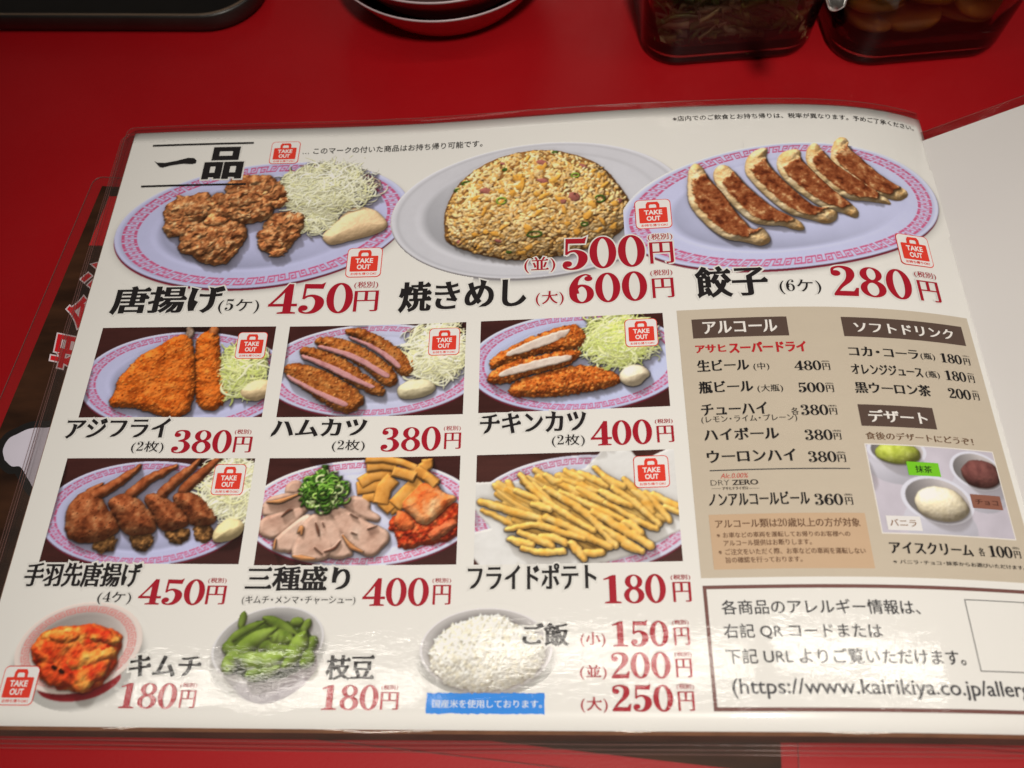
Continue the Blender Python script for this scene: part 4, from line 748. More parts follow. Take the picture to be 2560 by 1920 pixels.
def white_rice_photo(parent):
    r = Relief([(164.4,243.7),(223.3,244.2),(222.6,282.3),(166.9,282.5)])
    rad = bowl(r, [(193.6,261.8),(218.8,262),(193,276.9)], (214, 206, 200), (188, 180, 172), [(168.8,263),(174.2,271.2),(183.6,276.8),(193.1,278.5),(203.6,276.8),(213.2,271.7),(218.4,263.2)], (196, 188, 184), rim=.965)
    P = [(172.6,264.2),(174.8,258.6),(180.8,253.5),(192.1,250),(199.6,250.2),(205.2,253.7),(214.2,257.9),(215.6,264.3),(211.4,271.2),(201.8,275.4),(189.7,276.3),(179.2,273.7),(174.1,269.1)]
    r.poly(P, [(196, 184, 158), (214, 204, 180)], base=.5, top=8, bev=14, warp=.6, lump=.8, lsc=4, power=.6)
    A = np.array(P); lo, hi = A.min(0), A.max(0); rg = np.random.default_rng(18); H0 = r.h.copy()
    for i in range(2600):
        x, y = lo+rg.random(2)*(hi-lo)
        if r.sdf(A, np.array([x]), np.array([y]))[0] < -.2: continue
        b = H0[int((y-r.y0)*RS), int((x-r.x0)*RS)]; c = np.array([(226, 219, 202), (232, 226, 210), (220, 210, 184)][rg.integers(3)], float)*(.95+.07*rg.random())
        r.blob(x, y, .9+.5*rg.random(), .5, rg.random()*3.14, c, base=b-.3+.8*rg.random(), top=.6, gloss=.2)
    r.a = rad < 1.12
    return r.mesh('dish_photo', parent, .10, 'printed photo of a bowl of plain white rice', shadow=.25, amb=.72, key=.32, micro=.6, aof=.1)

def ice_cream_photo(parent):
    e = photo_box([(345.8,184.1),(401.3,183.5),(400.9,219.8),(345.5,219.8)]); r = Relief(e, (186, 176, 180))
    r.c *= (1+.07*r.noise(12, 4, 3))[..., None]
    def cup(q, ball, cols, bodyq=None, sd=1):
        U, V = r.frame(q); m = (np.abs(U) < 1) & (V > 0) & (V < 2.2) & ((V-1.05)**2/1.2+U**2/1.0 < 1.0); c = np.array((192, 186, 190))*(1-.12*np.clip(U*.6+.3, 0, 1)-.10*np.clip(V-1, 0, 1))[..., None]; r.c = np.where(m[..., None], c, r.c)
        rad = np.hypot(U, V); r.c = np.where((rad < 1)[..., None], np.array((206, 202, 206.)), r.c)
        k = np.array((186, 176, 170.))*(1-.42*np.clip(.25-U*.9+V*.1, 0, 1))[..., None]; r.c = np.where((rad < .88)[..., None], k, r.c); r.lit = np.where(rad < 1, .1, r.lit)
        c_, a_, b_ = [np.array(p) for p in ball]; h0 = r.h.copy(), r.c.copy(), r.g.copy(), r.lit.copy()
        r.blob(c_[0], c_[1], np.linalg.norm(a_-c_), np.linalg.norm(b_-c_), math.atan2(*(a_-c_)[::-1]), cols, base=.5, top=8, seed=sd, lump=.18, csc=2.5)
        clip = (rad > .88) & (V > .0); r.h = np.where(clip, h0[0], r.h); r.c = np.where(clip[..., None], h0[1], r.c); r.lit = np.where(clip, h0[3], r.lit)
    cup([(358.2,185.9),(370.5,186.5),(357.2,192.6)], [(358.2,187.8),(367.3,187.4),(357.2,193.7)], [(138, 146, 48), (166, 172, 72), (184, 188, 104)], sd=2)
    cup([(391.7,192.5),(403.9,193.6),(390.8,200.7)], [(394.1,194.7),(403.5,195.6),(392.9,201.6)], [(78, 44, 42), (104, 62, 56), (118, 74, 66)], sd=3)
    cup([(371,206),(386.2,207.5),(370.1,215.8)], [(372.3,208.3),(383.5,209.3),(371.1,216.1)], [(210, 194, 158), (222, 208, 176), (228, 216, 190)], sd=4)
    r.h += .0; h = r.noise(.9, 7, 2)*.12*(r.h > .4); r.h += h
    return r.mesh('dessert_photo', parent, .16, 'printed photo of three cups of green, brown and cream ice cream', e, shadow=.3)

# ------------------------------------------------------------------ table
red = plain('red_table_laminate', (.31, .0045, .0075), rough=.42, noise=.06, nscale=9, spec=.28)
def wear(m):
    nt = m.node_tree; b = nt.nodes['Principled BSDF']; tc = nt.nodes.new('ShaderNodeTexCoord'); n = nt.nodes.new('ShaderNodeTexNoise'); n.inputs['Scale'].default_value = 14; n.inputs['Detail'].default_value = 8; n.inputs['Roughness'].default_value = .7
    mr = nt.nodes.new('ShaderNodeMapRange'); mr.inputs[1].default_value = .35; mr.inputs[2].default_value = .7; mr.inputs[3].default_value = .34; mr.inputs[4].default_value = .52
    nt.links.new(tc.outputs['Object'], n.inputs['Vector']); nt.links.new(n.outputs[0], mr.inputs[0]); nt.links.new(mr.outputs[0], b.inputs['Roughness'])
    n2 = nt.nodes.new('ShaderNodeTexNoise'); n2.inputs['Scale'].default_value = 900; n2.inputs['Detail'].default_value = 2; bm = nt.nodes.new('ShaderNodeBump'); bm.inputs['Distance'].default_value = .00006; bm.inputs['Strength'].default_value = 1
    nt.links.new(tc.outputs['Object'], n2.inputs['Vector']); nt.links.new(n2.outputs[0], bm.inputs['Height']); nt.links.new(bm.outputs[0], b.inputs['Normal'])
wear(red)
def table():
    b = [(-900, -900), (1300, -900), (1300, 700), (-900, 700)]
    V = [(x, y, 0) for x, y in b]+[(x, y, -30) for x, y in b]
    o = mesh_obj('table', V, [(0, 1, 2, 3), (7, 6, 5, 4), (0, 4, 5, 1), (1, 5, 6, 2), (2, 6, 7, 3), (3, 7, 4, 0)], red, smooth=False)
    o['kind'] = 'structure'; o['label'] = 'glossy red laminate table top'; return o
table()

# ------------------------------------------------------------------ the open menu
menu = empty('menu'); tag(menu, 'open laminated food menu with dish photos, black names and red prices, curling at its fold', 'menu')
def sheet(name, s0, v0, s1, v1, dz, mat, nu=120, nv=40, parent=menu, thick=.25):
    u, v = np.meshgrid(np.linspace(s0, s1, nu+1), np.linspace(v0, v1, nv+1)); i = np.arange((nu+1)*(nv+1)).reshape(nv+1, nu+1)
    V = bend(u.ravel(), v.ravel(), dz); F = np.stack([i[1:, :-1], i[1:, 1:], i[:-1, 1:], i[:-1, :-1]], -1).reshape(-1, 4)
    n = len(V); V2 = bend(u.ravel(), v.ravel(), dz-thick); ring = list(i[0, :])+list(i[1:, -1])+list(i[-1, -2::-1])+list(i[-2:0, 0][::1])
    Fs = [(ring[k], ring[(k+1) % len(ring)], ring[(k+1) % len(ring)]+n, ring[k]+n) for k in range(len(ring))]
    return mesh_obj(name, np.concatenate([V, V2]), np.concatenate([F, F[:, ::-1]+n, np.array(Fs)]), mat, parent)
page = sheet('page', 0, 0, PW, PH, 0, paper_mat())
def corner_ring(a, b, c, d, r, n=6):
    """rounded outline in page mm (left, top, right, bottom)"""
    out = []
    for cx, cy, t0 in ((a+r, b+r, math.pi), (c-r, b+r, 1.5*math.pi), (c-r, d-r, 0), (a+r, d-r, .5*math.pi)):
        for k in range(n+1): t = t0+k/n*math.pi/2; out.append((cx+r*math.cos(t), cy+r*math.sin(t)))
    return out
def film(name, m, dz, parent=menu, label=None):
    """clear laminate margin around the sheet: left, top and bottom, with a thick shiny rim"""
    l, t, b = m; outer = []; inn = []
    for k in range(9): a = math.pi/2*(1-k/8); outer.append((-l+4-4*math.sin(math.pi/2-a)*0-4*math.cos(math.pi/2-a)*0, 0))
    outer = []; R = 4.0
    N = 60
    for k in range(N+1): outer.append((PW-(PW+l-R)*k/N, -t)); inn.append((PW*(1-k/N), 0.3))
    for k in range(1, 7): a = math.pi/2*k/6; outer.append((-l+R-R*math.sin(a), -t+R-R*math.cos(a))); inn.append((.3, .3))
    for k in range(1, 31): outer.append((-l, -t+R+(PH+b+t-2*R)*k/30)); inn.append((.3, .3+(PH-.6)*k/30))
    for k in range(1, 7): a = math.pi/2*k/6; outer.append((-l+R-R*math.cos(a), PH+b-R+R*math.sin(a))); inn.append((.3, PH-.3))
    for k in range(1, N+1): outer.append((-l+R+(PW+l-R)*k/N, PH+b)); inn.append((PW*k/N, PH-.3))
    o = np.array(outer); q = np.array(inn); n = len(o)
    rg = np.random.default_rng(int(l*10)); wob = np.convolve(rg.normal(0, 1, n+12), np.ones(6)/6, 'same')[6:6+n]*.35
    Vo = bend(o[:, 0], o[:, 1], dz); Vo[:, 2] = np.maximum(Vo[:, 2]+wob-.25, .12); Vi = bend(q[:, 0], q[:, 1], dz); Vm = (Vo+Vi)/2; Vm[:, 2] += .15
    V = np.concatenate([Vi, Vm, Vo]); F = [(i, i+1, n+i+1, n+i) for i in range(n-1)]+[(n+i, n+i+1, 2*n+i+1, 2*n+i) for i in range(n-1)]
    f = mesh_obj(name, V, F, film_mat(), parent, film_up=True)
    W = []; G = []     # rim
    for i in range(n):
        d = Vo[i]-Vi[i]; d = d/(np.linalg.norm(d)+1e-9)
        for a, z in ((0, .06), (.28, .05), (.28, -.16), (0, -.16)): W.append(Vo[i]+d*a+[0, 0, z])
    for i in range(n-1):
        for k in range(4): G.append((i*4+k, (i+1)*4+k, (i+1)*4+(k+1) % 4, i*4+(k+1) % 4))
    mesh_obj('film_rim', W, G, edge_mat(), f)
    return f
film('laminate_film', (5.0, 4.6, 4.2), -.05)
# further laminated leaves under the open page
dark_print = plain('dark_brown_print', (.055, .026, .018), rough=.35, noise=.2, nscale=60, coat=1)
tan_print = plain('brown_print_edge', (.21, .10, .055), rough=.4, noise=.2, nscale=90, coat=1)
def leaf(l, b, dz, mat, lf, tf, bf):
    o = np.array([(-l, 2), (60, 2), (60, PH-30), (PW-3, PH-30), (PW-3, PH+b), (-l, PH+b)])
    sheet('under_leaf', -l, 3, PW-2, PH+b, dz, mat, nu=60, nv=20, thick=.15)
    film('leaf_film', (lf, tf, bf), dz-.12)
leaf(.8, 1.3, -.75, tan_print, 6.6, 1.5, 5.8)
leaf(1.0, 3.4, -1.35, dark_print, 8.3, .6, 7.2)

# facing page beyond the fold
def facing():
    P0 = np.array([(410.46,-14.335)][0]); al = math.radians(31); xs = [P0[0]-3]; zs = [1.0]; d = 0
    for k in range(60):
        a = al if d < 95 else max(-.22, al-(d-95)/90); xs.append(xs[-1]+5*math.cos(a)); zs.append(max(.4, zs[-1]+5*math.sin(a))); d += 5
    ys = np.linspace(P0[1], P0[1]-285, 31)
    V = [(x, y, z) for y in ys for x, z in zip(xs, zs)]; n = len(xs)
    F = [(j*n+i, (j+1)*n+i, (j+1)*n+i+1, j*n+i+1) for j in range(30) for i in range(n-1)]
    m, nt, b = nodes('grey_white_print'); laminate(nt, b); b.inputs['Base Color'].default_value = (.73, .71, .71, 1)
    o = mesh_obj('facing_page', V, F, m, menu)
    V = [(x, y, z-.05) for y in (P0[1]-.3, P0[1]+2.6, P0[1]+5.2) for x, z in zip(xs, zs)]
    f = mesh_obj('facing_film', V, [(j*n+i, j*n+i+1, (j+1)*n+i+1, (j+1)*n+i) for j in range(2) for i in range(n-1)], film_mat(), menu, film_up=True)
    W = []
    for x, z in zip(xs, zs): W += [(x, P0[1]+5.2, z), (x, P0[1]+5.5, z), (x, P0[1]+5.5, z-.2), (x, P0[1]+5.2, z-.2)]
    mesh_obj('film_rim', W, [(i*4+k, (i+1)*4+k, (i+1)*4+(k+1) % 4, i*4+(k+1) % 4) for i in range(n-1) for k in range(4)], edge_mat(), f)
facing()

# dish photographs
for fn in (karaage_photo, fried_rice_photo, gyoza_photo, horse_mackerel_photo, ham_cutlet_photo, chicken_cutlet_photo, chicken_wing_photo, three_kind_photo, french_fries_photo, kimchi_photo, edamame_photo, white_rice_photo):
    fn(menu)

# takeout marks
def rrect_page(q, inset, r, n=5):
    """rounded rectangle inside a measured quad, as page points (y up)"""
    e = photo_box(q); a, b, c, d = e[0][0]+inset, e[0][1]+inset, e[1][0]-inset, e[1][1]-inset
    p = np.array(corner_ring(a, b, c, d, r, n)); p[:, 1] *= -1; return p if sgn_area(p) > 0 else p[::-1]
def shape(name, polys, col, parent, dz):
    V, F = fill(polys); return mesh_obj(name, bend(V[:, 0], -V[:, 1], dz), F, print_mat(col), parent)
def takeout(q, z=.42):
    (a, b), (c, d) = photo_box(q); w, h = c-a, d-b; X = lambda u: a+u*w; Y = lambda u: -(b+u*h)
    o = shape('takeout_mark', [rrect_page(q, 0, w*.13)], BAG, menu, z)
    shape('card', [rrect_page(q, w*.022, w*.12)], (222, 214, 203), o, z+.06)
    hp = np.array([(.31, .33), (.31, .17), (.36, .085), (.64, .085), (.69, .17), (.69, .33), (.60, .33), (.60, .21), (.57, .175), (.43, .175), (.40, .21), (.40, .33)]); hp = np.stack([X(hp[:, 0]), Y(hp[:, 1])], 1)
    bg = np.array([(.13, .29), (.87, .29), (.89, .31), (.89, .79), (.87, .81), (.13, .81), (.11, .79), (.11, .31)]); bg = np.stack([X(bg[:, 0]), Y(bg[:, 1])], 1)
    shape('bag', [ccw(hp), ccw(bg)], BAG, o, z+.12)
    T = lambda u0, v0, u1, v1: [(X(u0), b+v1*h), (X(u1), b+v1*h), (X(u0), b+v0*h)]
    text('lettering', 'TAKE', T(.25, .37, .75, .53), (228, 218, 206), o, z+.18, 'plain', (.03, .03))
    text('lettering', 'OUT', T(.31, .58, .69, .74), (228, 218, 206), o, z+.18, 'plain', (.03, .03))
    text('small_lettering', 'お持ち帰りOK!', T(.15, .845, .87, .935), BAG, o, z+.12, 'plain', (.02, .02))
for q in ([(75.41,9.275),(90.31,8.944),(91.43,23.75),(75.93,24)], [(122.5,77.16),(139.4,77.13),(139.8,94.04),(122.5,93.85)], [(260.5,57.42),(277.4,57.9),(277.1,74.56),(260.1,74.43)], [(379.8,78.07),(396.9,76.35),(396,93.77),(379.5,95.22)],
          [(76.13,123),(89.75,122.9),(90.25,136.7),(76.42,136.7)], [(164.7,122.8),(178.8,122.9),(178.7,136.7),(164.6,136.7)], [(252.3,122.7),(266.6,122.7),(266.5,136.5),(252.4,136.5)], [(76.37,187.2),(89.97,187.2),(90.17,200.8),(76.82,200.9)], [(252.5,187),(266.7,186.9),(266.8,200.4),(252.8,200.6)], [(9.249,268.9),(23.37,268.9),(24.44,282.8),(10.98,283.1)]):
    takeout(q)

# heading
title = text('title', '品', [(41.63,33.16),(62.71,32.94),(42.29,11.72)], BLACK, menu, .44, 'serif', (.045, .03), halo=.8)
V, F = fill([ccw([(a, -b) for a, b in [(14.75,19.93),(16.52,20.98),(20.85,21.36),(26.77,20.15),(32.6,18.43),(35.71,18.64),(37.32,20.24),(37.3,22.17),(35.72,22.7),(30.28,22.31),(24.32,23.24),(19.97,24.51),(18.31,23.96)]])]); mesh_obj('title_stroke', bend(V[:, 0], -V[:, 1], .44), F, print_mat(BLACK), title)
for q in ([(11.79,8.759),(65.81,8.206),(66.13,9.3),(12.05,9.966)], [(11.4,35.94),(65.94,35.82),(66.11,36.94),(11.52,37.17)]): grid_quad('title_rule', [q[0], (q[1][0], q[0][1]), (q[1][0], q[3][1]), (q[0][0], q[3][1])], print_mat(BLACK), title, .44)
text('takeout_note', '… このマークの付いた商品はお持ち帰り可能です。', [(92.75,18.05)]+[(186.2,18.01)]+[(92.51,13.7)], BLACK, menu, .42, 'plain', (.008, .008))
text('tax_note', '※店内でのご飲食とお持ち帰りは、税率が異なります。予めご了承ください。', [(282.2,9.847),(406.2,9.263),(282.5,6.189)], BLACK, menu, .42, 'plain', (.004, .004))

BD = (.042, .008)
def name(s, q, note=None, nq=None, halo=.75, bold=BD):
    o = text('dish_name', s, q, BLACK, menu, .42, 'serif', bold, halo=halo)
    if note: text('portion_note', note, nq, BLACK, menu, .42, 'serif', (.012, .002), halo=.5)
    return o
def price(d, q, yen, tax, col=RED, halo=.7, parent=menu, pre=None, pq=None, tb=(.012, .004), dz=.42):
    o = text('price', d, q, col, parent, dz, 'digits', (.014, .006), halo=halo)
    kids = o if parent is menu else parent
    text('yen_sign', '円', yen, col, kids, dz, 'serif', (.022, -.012), halo=halo and .6)
    text('tax_label', '(税別)', tax, col, kids, dz, 'serif', tb, halo=halo and .45)
    if pre: text('size_note', pre, pq, col, kids, dz, 'serif', (.022, -.004), halo=halo and .6)
    return o
name('唐揚げ', [(12.96,113.3),(66.31,112.8),(11.93,97.22)], '(5ケ)', [(64.6,113.2),(83.59,112.6),(63.85,104.9)])
price('450', [(87.66,113.4),(127.5,113.6),(87.61,96.28)], [(128.1,112.7),(139.6,112.8),(128,101.5)], [(127.5,100.3),(138.9,100.2),(127.5,96.41)])
name('焼きめし', [(149.2,113.6),(208.8,114.9),(149,97.35)])
price('500', [(225.2,94.81),(263.7,95.48),(225.7,76.89)], [(265.3,93.93),(276.5,94.08),(266.2,82.21)], [(265.3,81.17),(276.7,81.43),(265.5,77.42)], pre='(並)', pq=[(207.7,95.46),(222.2,95.81),(207.8,86.89)])
price('600', [(228.1,113.2),(263.5,113.5),(228.5,97.55)], [(265.4,112.3),(275.3,112.4),(265.9,102)], [(265.2,100.8),(275.2,100.9),(265.4,97.47)], pre='(大)', pq=[(213,113.5),(225.8,113.6),(213.1,105.8)])
name('餃子', [(284.1,113.4),(316.8,114),(285.6,96.93)], '(6ケ)', [(320.8,112.9),(339.6,112.8),(321.9,105.2)])
price('280', [(344.6,114),(381.9,113.4),(345.3,97.59)], [(384.6,113.2),(395.6,113.1),(385.6,102.3)], [(384.4,101.4),(395.9,100.4),(385.1,97.43)])
name('アジフライ', [(7.9,175.2),(53.52,175.6),(7.043,165.8)], '(2枚)', [(38.89,182.4),(52.71,182.2),(38.38,176.8)])
price('380', [(56.26,182.4),(81.71,182.3),(55.79,171.5)], [(82.94,181.9),(90.63,181.8),(82.71,174.6)], [(82.57,173.7),(89.65,173.5),(82.34,171.2)], halo=None)
name('ハムカツ', [(98.36,174.6),(140.1,175),(98.27,166.3)], '(2枚)', [(125.6,181.7),(139.8,181.8),(125.6,176.4)])
price('380', [(146.8,182),(172.4,182),(146.3,170.9)], [(173.9,181.4),(181.1,181.3),(173.9,174)], [(173.6,173.2),(180.8,173.2),(173.4,170.8)], halo=None)
name('チキンカツ', [(189.1,175),(234.3,175.3),(188.9,165.5)], '(2枚)', [(219.5,181.8),(233.3,181.9),(219.6,176.4)])
price('400', [(235.6,181.7),(261.1,182.1),(235.9,170.8)], [(262.9,181.3),(269.9,181.4),(263.1,174)], [(262.5,173.1),(269.8,173.2),(262.6,170.9)], halo=None)
name('手羽先唐揚げ', [(8.111,239.7),(54.67,239.1),(6.703,229.2)], '(4ケ)', [(39.67,246),(52.76,245.5),(39.01,240.9)], bold=(.042, .008))
price('450', [(55.81,246.1),(81.51,245.6),(54.97,235.4)], [(82.37,245.5),(90,245.4),(82.15,238.2)], [(82.25,237.4),(89.47,237.3),(81.98,235.1)], halo=None)
name('三種盛り', [(96.92,240.1),(139,240),(97.33,230.2)], '(キムチ・メンマ・チャーシュー)', [(97,245.6),(141.9,245.4),(96.67,242.1)])
price('400', [(144.7,245.9),(170.8,246.1),(144.2,235.1)], [(172.4,245.5),(179.5,245.5),(172.4,238)], [(172,237.2),(179.4,237.3),(171.9,235.3)], halo=None)
name('フライドポテト', [(186,240),(236.1,240.6),(185.7,230.1)])
price('180', [(238.6,245.8),(262.1,245.8),(238.9,234.9)], [(264.6,245.5),(271.4,245.5),(264.7,238.1)], [(264.1,237.4),(271.5,237.4),(264.3,235.3)], halo=None)
name('キムチ', [(57.98,272.7),(85.13,272.2),(57.19,264.5)])
price('180', [(56.48,283.8),(77.84,283.5),(56.34,274.6)], [(79.27,283.3),(85.07,283.2),(78.96,277.1)], [(78.62,276.3),(84.84,276.2),(78.38,274.4)], halo=None)
name('枝豆', [(133.2,273.4),(151.7,272.9),(132.7,263.9)])
price('180', [(132.1,283.7),(154,283.4),(132.9,274.7)], [(154.5,283.4),(161.6,283.2),(155,277.2)], [(154.8,276.7),(161.1,276.5),(154.8,274.7)], halo=None)
name('ご飯', [(207.3,261.2),(225,261.2),(207.7,252.5)])
price('150', [(241,261.4),(261.9,261.4),(241.3,251.9)], [(263.7,261),(269.5,261),(263.9,254.7)], [(263.4,253.9),(269.5,253.9),(263.5,252)], pre='(小)', pq=[(229.3,261.4),(238.6,261.3),(229.4,256.1)], halo=None)
price('200', [(240.1,272.5),(261.8,272.5),(240.5,263.3)], [(263.5,272.1),(269.4,272.1),(263.7,265.7)], [(263.4,265.1),(269.6,265.1),(263.6,263.3)], pre='(並)', pq=[(228.8,272.9),(238.6,272.7),(228.8,267.7)], halo=None)
price('250', [(240,283.7),(261.9,283.6),(240.4,274.3)], [(263.4,283.4),(269.3,283.3),(263.7,276.9)], [(263.3,276.3),(269.5,276.2),(263.4,274.3)], pre='(大)', pq=[(228.8,284),(238.5,283.9),(228.9,278.7)], halo=None)
# blue note under the rice
rb = np.random.default_rng(4); (ba, bb), (bc, bd_) = photo_box([(172,277.4),(215.7,277.5),(215.7,284.3),(172.1,284.7)])
ring = [(ba+(bc-ba)*t, -(bb+rb.normal(0, .12))) for t in np.linspace(0, 1, 40)]+[(bc+rb.normal(0, .12), -(bb+(bd_-bb)*t)) for t in np.linspace(.1, .9, 8)]+[(bc-(bc-ba)*t, -(bd_+rb.normal(0, .12))) for t in np.linspace(0, 1, 40)]+[(ba+rb.normal(0, .12), -(bd_-(bd_-bb)*t)) for t in np.linspace(.1, .9, 8)]
blue = shape('rice_note', [ccw(ring)], (48, 128, 204), menu, .3)
text('lettering', '国産米を使用しております。', [(174.3,282.6),(214.7,282.5),(174.3,279.7)], (214, 216, 220), blue, .42, 'serif', (.012, .002))

# drinks panel
panel_q = box(*[(275.5,119.2)][0], [(407,119.7)][0][0], [(275.7,236.8)][0][1])
panel = grid_quad('drinks_panel', panel_q, print_mat((188, 172, 148)), menu, .10)
INKB = (30, 27, 27)
def bar(q, s, tq):
    o = grid_quad('panel_heading', box(*photo_box(q)[0], *photo_box(q)[1]), print_mat((84, 66, 56)), panel, .22); 
    text('heading_lettering', s, tq, (222, 212, 198), panel, .42, 'serif', (.032, .01))
bar([(281.5,124),(322.2,124.4),(322.3,133.9),(281.6,133.5)], 'アルコール', [(286,131.7),(317.7,132.1),(286.1,125.7)])
bar([(345.7,124.4),(402.4,124.2),(402.6,133.8),(345.8,134.1)], 'ソフトドリンク', [(350.6,132.2),(397.1,131.5),(350.3,126.7)])
bar([(345.6,166.2),(377.8,165.9),(377.9,175.6),(345.5,175.8)], 'デザート', [(349.1,173.9),(374.4,174),(348.9,168.3)])
text('beer_name', 'アサヒ', [(281.9,140.9),(294.9,141.3),(282.1,137.1)], (176, 34, 38), panel, .42, 'plain', (.045, .03))
text('beer_name', 'スーパードライ', [(295.8,141.7),(328.6,141.9),(296.4,136.5)], (176, 34, 38), panel, .42, 'plain', (.055, .03))
def drink(s, q, d=None, dq=None, yq=None, tq=None, note=None, nq=None, bold=(.032, .008)):
    text('drink_name', s, q, INKB, panel, .42, 'serif', bold)
    if note: text('drink_note', note, nq, INKB, panel, .42, 'serif', (.006, 0))
    if d: price(d, dq, yq, tq, INKB, None, panel, tb=(.0, .0))
drink('生ビール', [(281.7,149.8),(303.6,150.3),(282.2,144.3)], '480', [(321.9,150.7),(333.4,150.6),(322.4,146)], [(333.8,150.5),(337,150.6),(334.1,147.3)], [(333.7,146.9),(337,146.8),(333.8,146)], '(中)', [(305.1,150.4),(311.8,150.4),(305.5,146.6)])
drink('瓶ビール', [(281.6,160.1),(304.1,160.7),(282,154.5)], '500', [(322.1,161),(333.2,160.9),(322.6,156.2)], [(333.7,160.8),(336.9,160.8),(333.9,157.6)], [(333.7,157.3),(337,157.2),(333.9,156.4)], '(大瓶)', [(305.5,160.6),(316.1,160.8),(305.9,157)])
drink('チューハイ', [(281.6,170),(308.6,170.9),(282,164.8)], '380', [(321.7,171.3),(333,171.2),(322.1,166.5)], [(333.4,171.1),(336.5,171),(333.6,168)], [(333.3,167.6),(336.6,167.5),(333.5,166.6)], '(レモン・ライム・プレーン)', [(281.4,173.5),(319.9,174.5),(281.6,170.5)])
text('drink_note', '各', [(317.8,171.1),(321,171),(318.2,167.7)], INKB, panel, .42, 'serif', (.006, 0))
drink('ハイボール', [(281.8,181.2),(311.8,181.9),(282.3,176.1)], '380', [(321.7,182.3),(332.9,182.2),(322.1,177.6)], [(333.3,182),(336.3,182.1),(333.5,179.1)], [(333.2,178.7),(336.6,178.6),(333.4,177.7)])
drink('ウーロンハイ', [(282,190.7),(317.2,191.4),(282.4,185.7)], '380', [(321.6,191.7),(332.9,191.6),(322.1,187)], [(333.2,191.6),(336.5,191.6),(333.5,188.4)], [(333.3,188.1),(336.6,188),(333.4,187.1)])
def rule(a, b, t, col, par=None, dz=.3): grid_quad('rule', [a, (b[0], a[1]), (b[0], a[1]+t), (a[0], a[1]+t)], print_mat(col), par or panel, dz)
rule(*[(282.8,194),(337.5,194.5)], .45, (52, 52, 54))
text('beer_name', 'Alc.0.00%', [(286.7,197.5),(297.2,197.8),(287.1,195.6)], (196, 74, 62), panel, .42, 'plain', (-.004, -.004), slant=.25)
text('beer_name', 'DRY', [(282.6,200.4),(289.9,200.6),(282.7,198.3)], (70, 62, 56), panel, .42, 'plain', (-.012, -.012))
text('beer_name', 'ZERO', [(290.9,200.5),(301,200.7),(291.1,198.4)], (52, 44, 40), panel, .42, 'plain', (.025, .01))
text('beer_name', 'アサヒドライゼロ', [(287,202.4),(296.8,202.6),(287,201.2)], (70, 60, 54), panel, .42, 'plain', (.02, .02))
rule(*[(282.8,201.7),(286.5,201.8)], .15, (110, 98, 88)); rule(*[(297.3,202),(301.1,202.1)], .15, (110, 98, 88))
drink('ノンアルコールビール', [(281,208.7),(319.8,209.4),(281.3,203.5)], '360', [(321.4,209.4),(332.5,209.3),(321.8,204.7)], [(333.2,209.2),(336.2,209.2),(333.5,206.1)], [(333.2,205.6),(336.3,205.6),(333.4,204.6)])
NB = (104, 74, 52)
warn = grid_quad('age_notice', box(*photo_box([(280.6,212.1),(340,212.5),(339.9,233.9),(280.6,233.5)])[0], *photo_box([(280.6,212.1),(340,212.5),(339.9,233.9),(280.6,233.5)])[1]), print_mat((190, 158, 124)), panel, .2)
for s, q, b in (('アルコール類は20歳以上の方が対象', [(282.8,217.5),(337.4,218.3),(282.8,214.3)], .012), ('※お車などの車両を運転してお帰りのお客様への', [(282.9,221.4),(332.8,222),(282.8,219.5)], .008), ('アルコール提供はお断りします。', [(285.2,224.6),(317.9,225.2),(285.2,222.5)], .008), ('※ご注文をいただく際、お車などの車両を運転しない', [(282.9,228.1),(337.5,228.5),(282.9,225.9)], .008), ('旨の確認を行っております。', [(285.3,231.1),(313.5,231.6),(285.3,229.1)], .008)):
    text('notice_line', s, q, NB, panel, .42, 'serif', (b, b*.4))
drink('コカ・コーラ', [(346.2,143.9),(377.2,143.3),(346.3,138.8)], '180', [(387.6,143.9),(398,143.7),(387.8,139.2)], [(398.8,143.7),(402,143.7),(399.1,140.4)], [(399,139.7),(402.3,139.7),(399.1,139)], '(瓶)', [(377.8,143.8),(384.9,143.3),(378.4,140)])
drink('オレンジジュース', [(345.7,152.5),(377.2,152.1),(346,147.3)], '180', [(387.7,152.3),(397.9,152.2),(387.9,147.5)], [(398.9,152.1),(401.9,152.2),(399.1,148.7)], [(398.9,148.3),(402.1,148.3),(399.1,147.5)], '(瓶)', [(378.2,152.4),(385,152.1),(378.7,148.6)])
drink('黒ウーロン茶', [(345.4,161.4),(378.9,160.7),(346.1,155.6)], '200', [(387.2,160.7),(397.9,160.6),(387.4,155.9)], [(399,160.4),(401.9,160.3),(399.2,157.1)], [(398.9,156.7),(401.9,156.6),(399.1,155.8)])
text('dessert_note', '食後のデザートにどうぞ！', [(346.1,182),(393.1,181.3),(346.5,178.3)], NB, panel, .42, 'serif', (.012, .003))
q = photo_box([(345.8,184.1),(401.3,183.5),(400.9,219.8),(345.5,219.8)]); grid_quad('photo_border', box(q[0][0]-.5, q[0][1]-.5, q[1][0]+.5, q[1][1]+.5), print_mat((214, 204, 190)), panel, .13)
ice_cream_photo(panel)
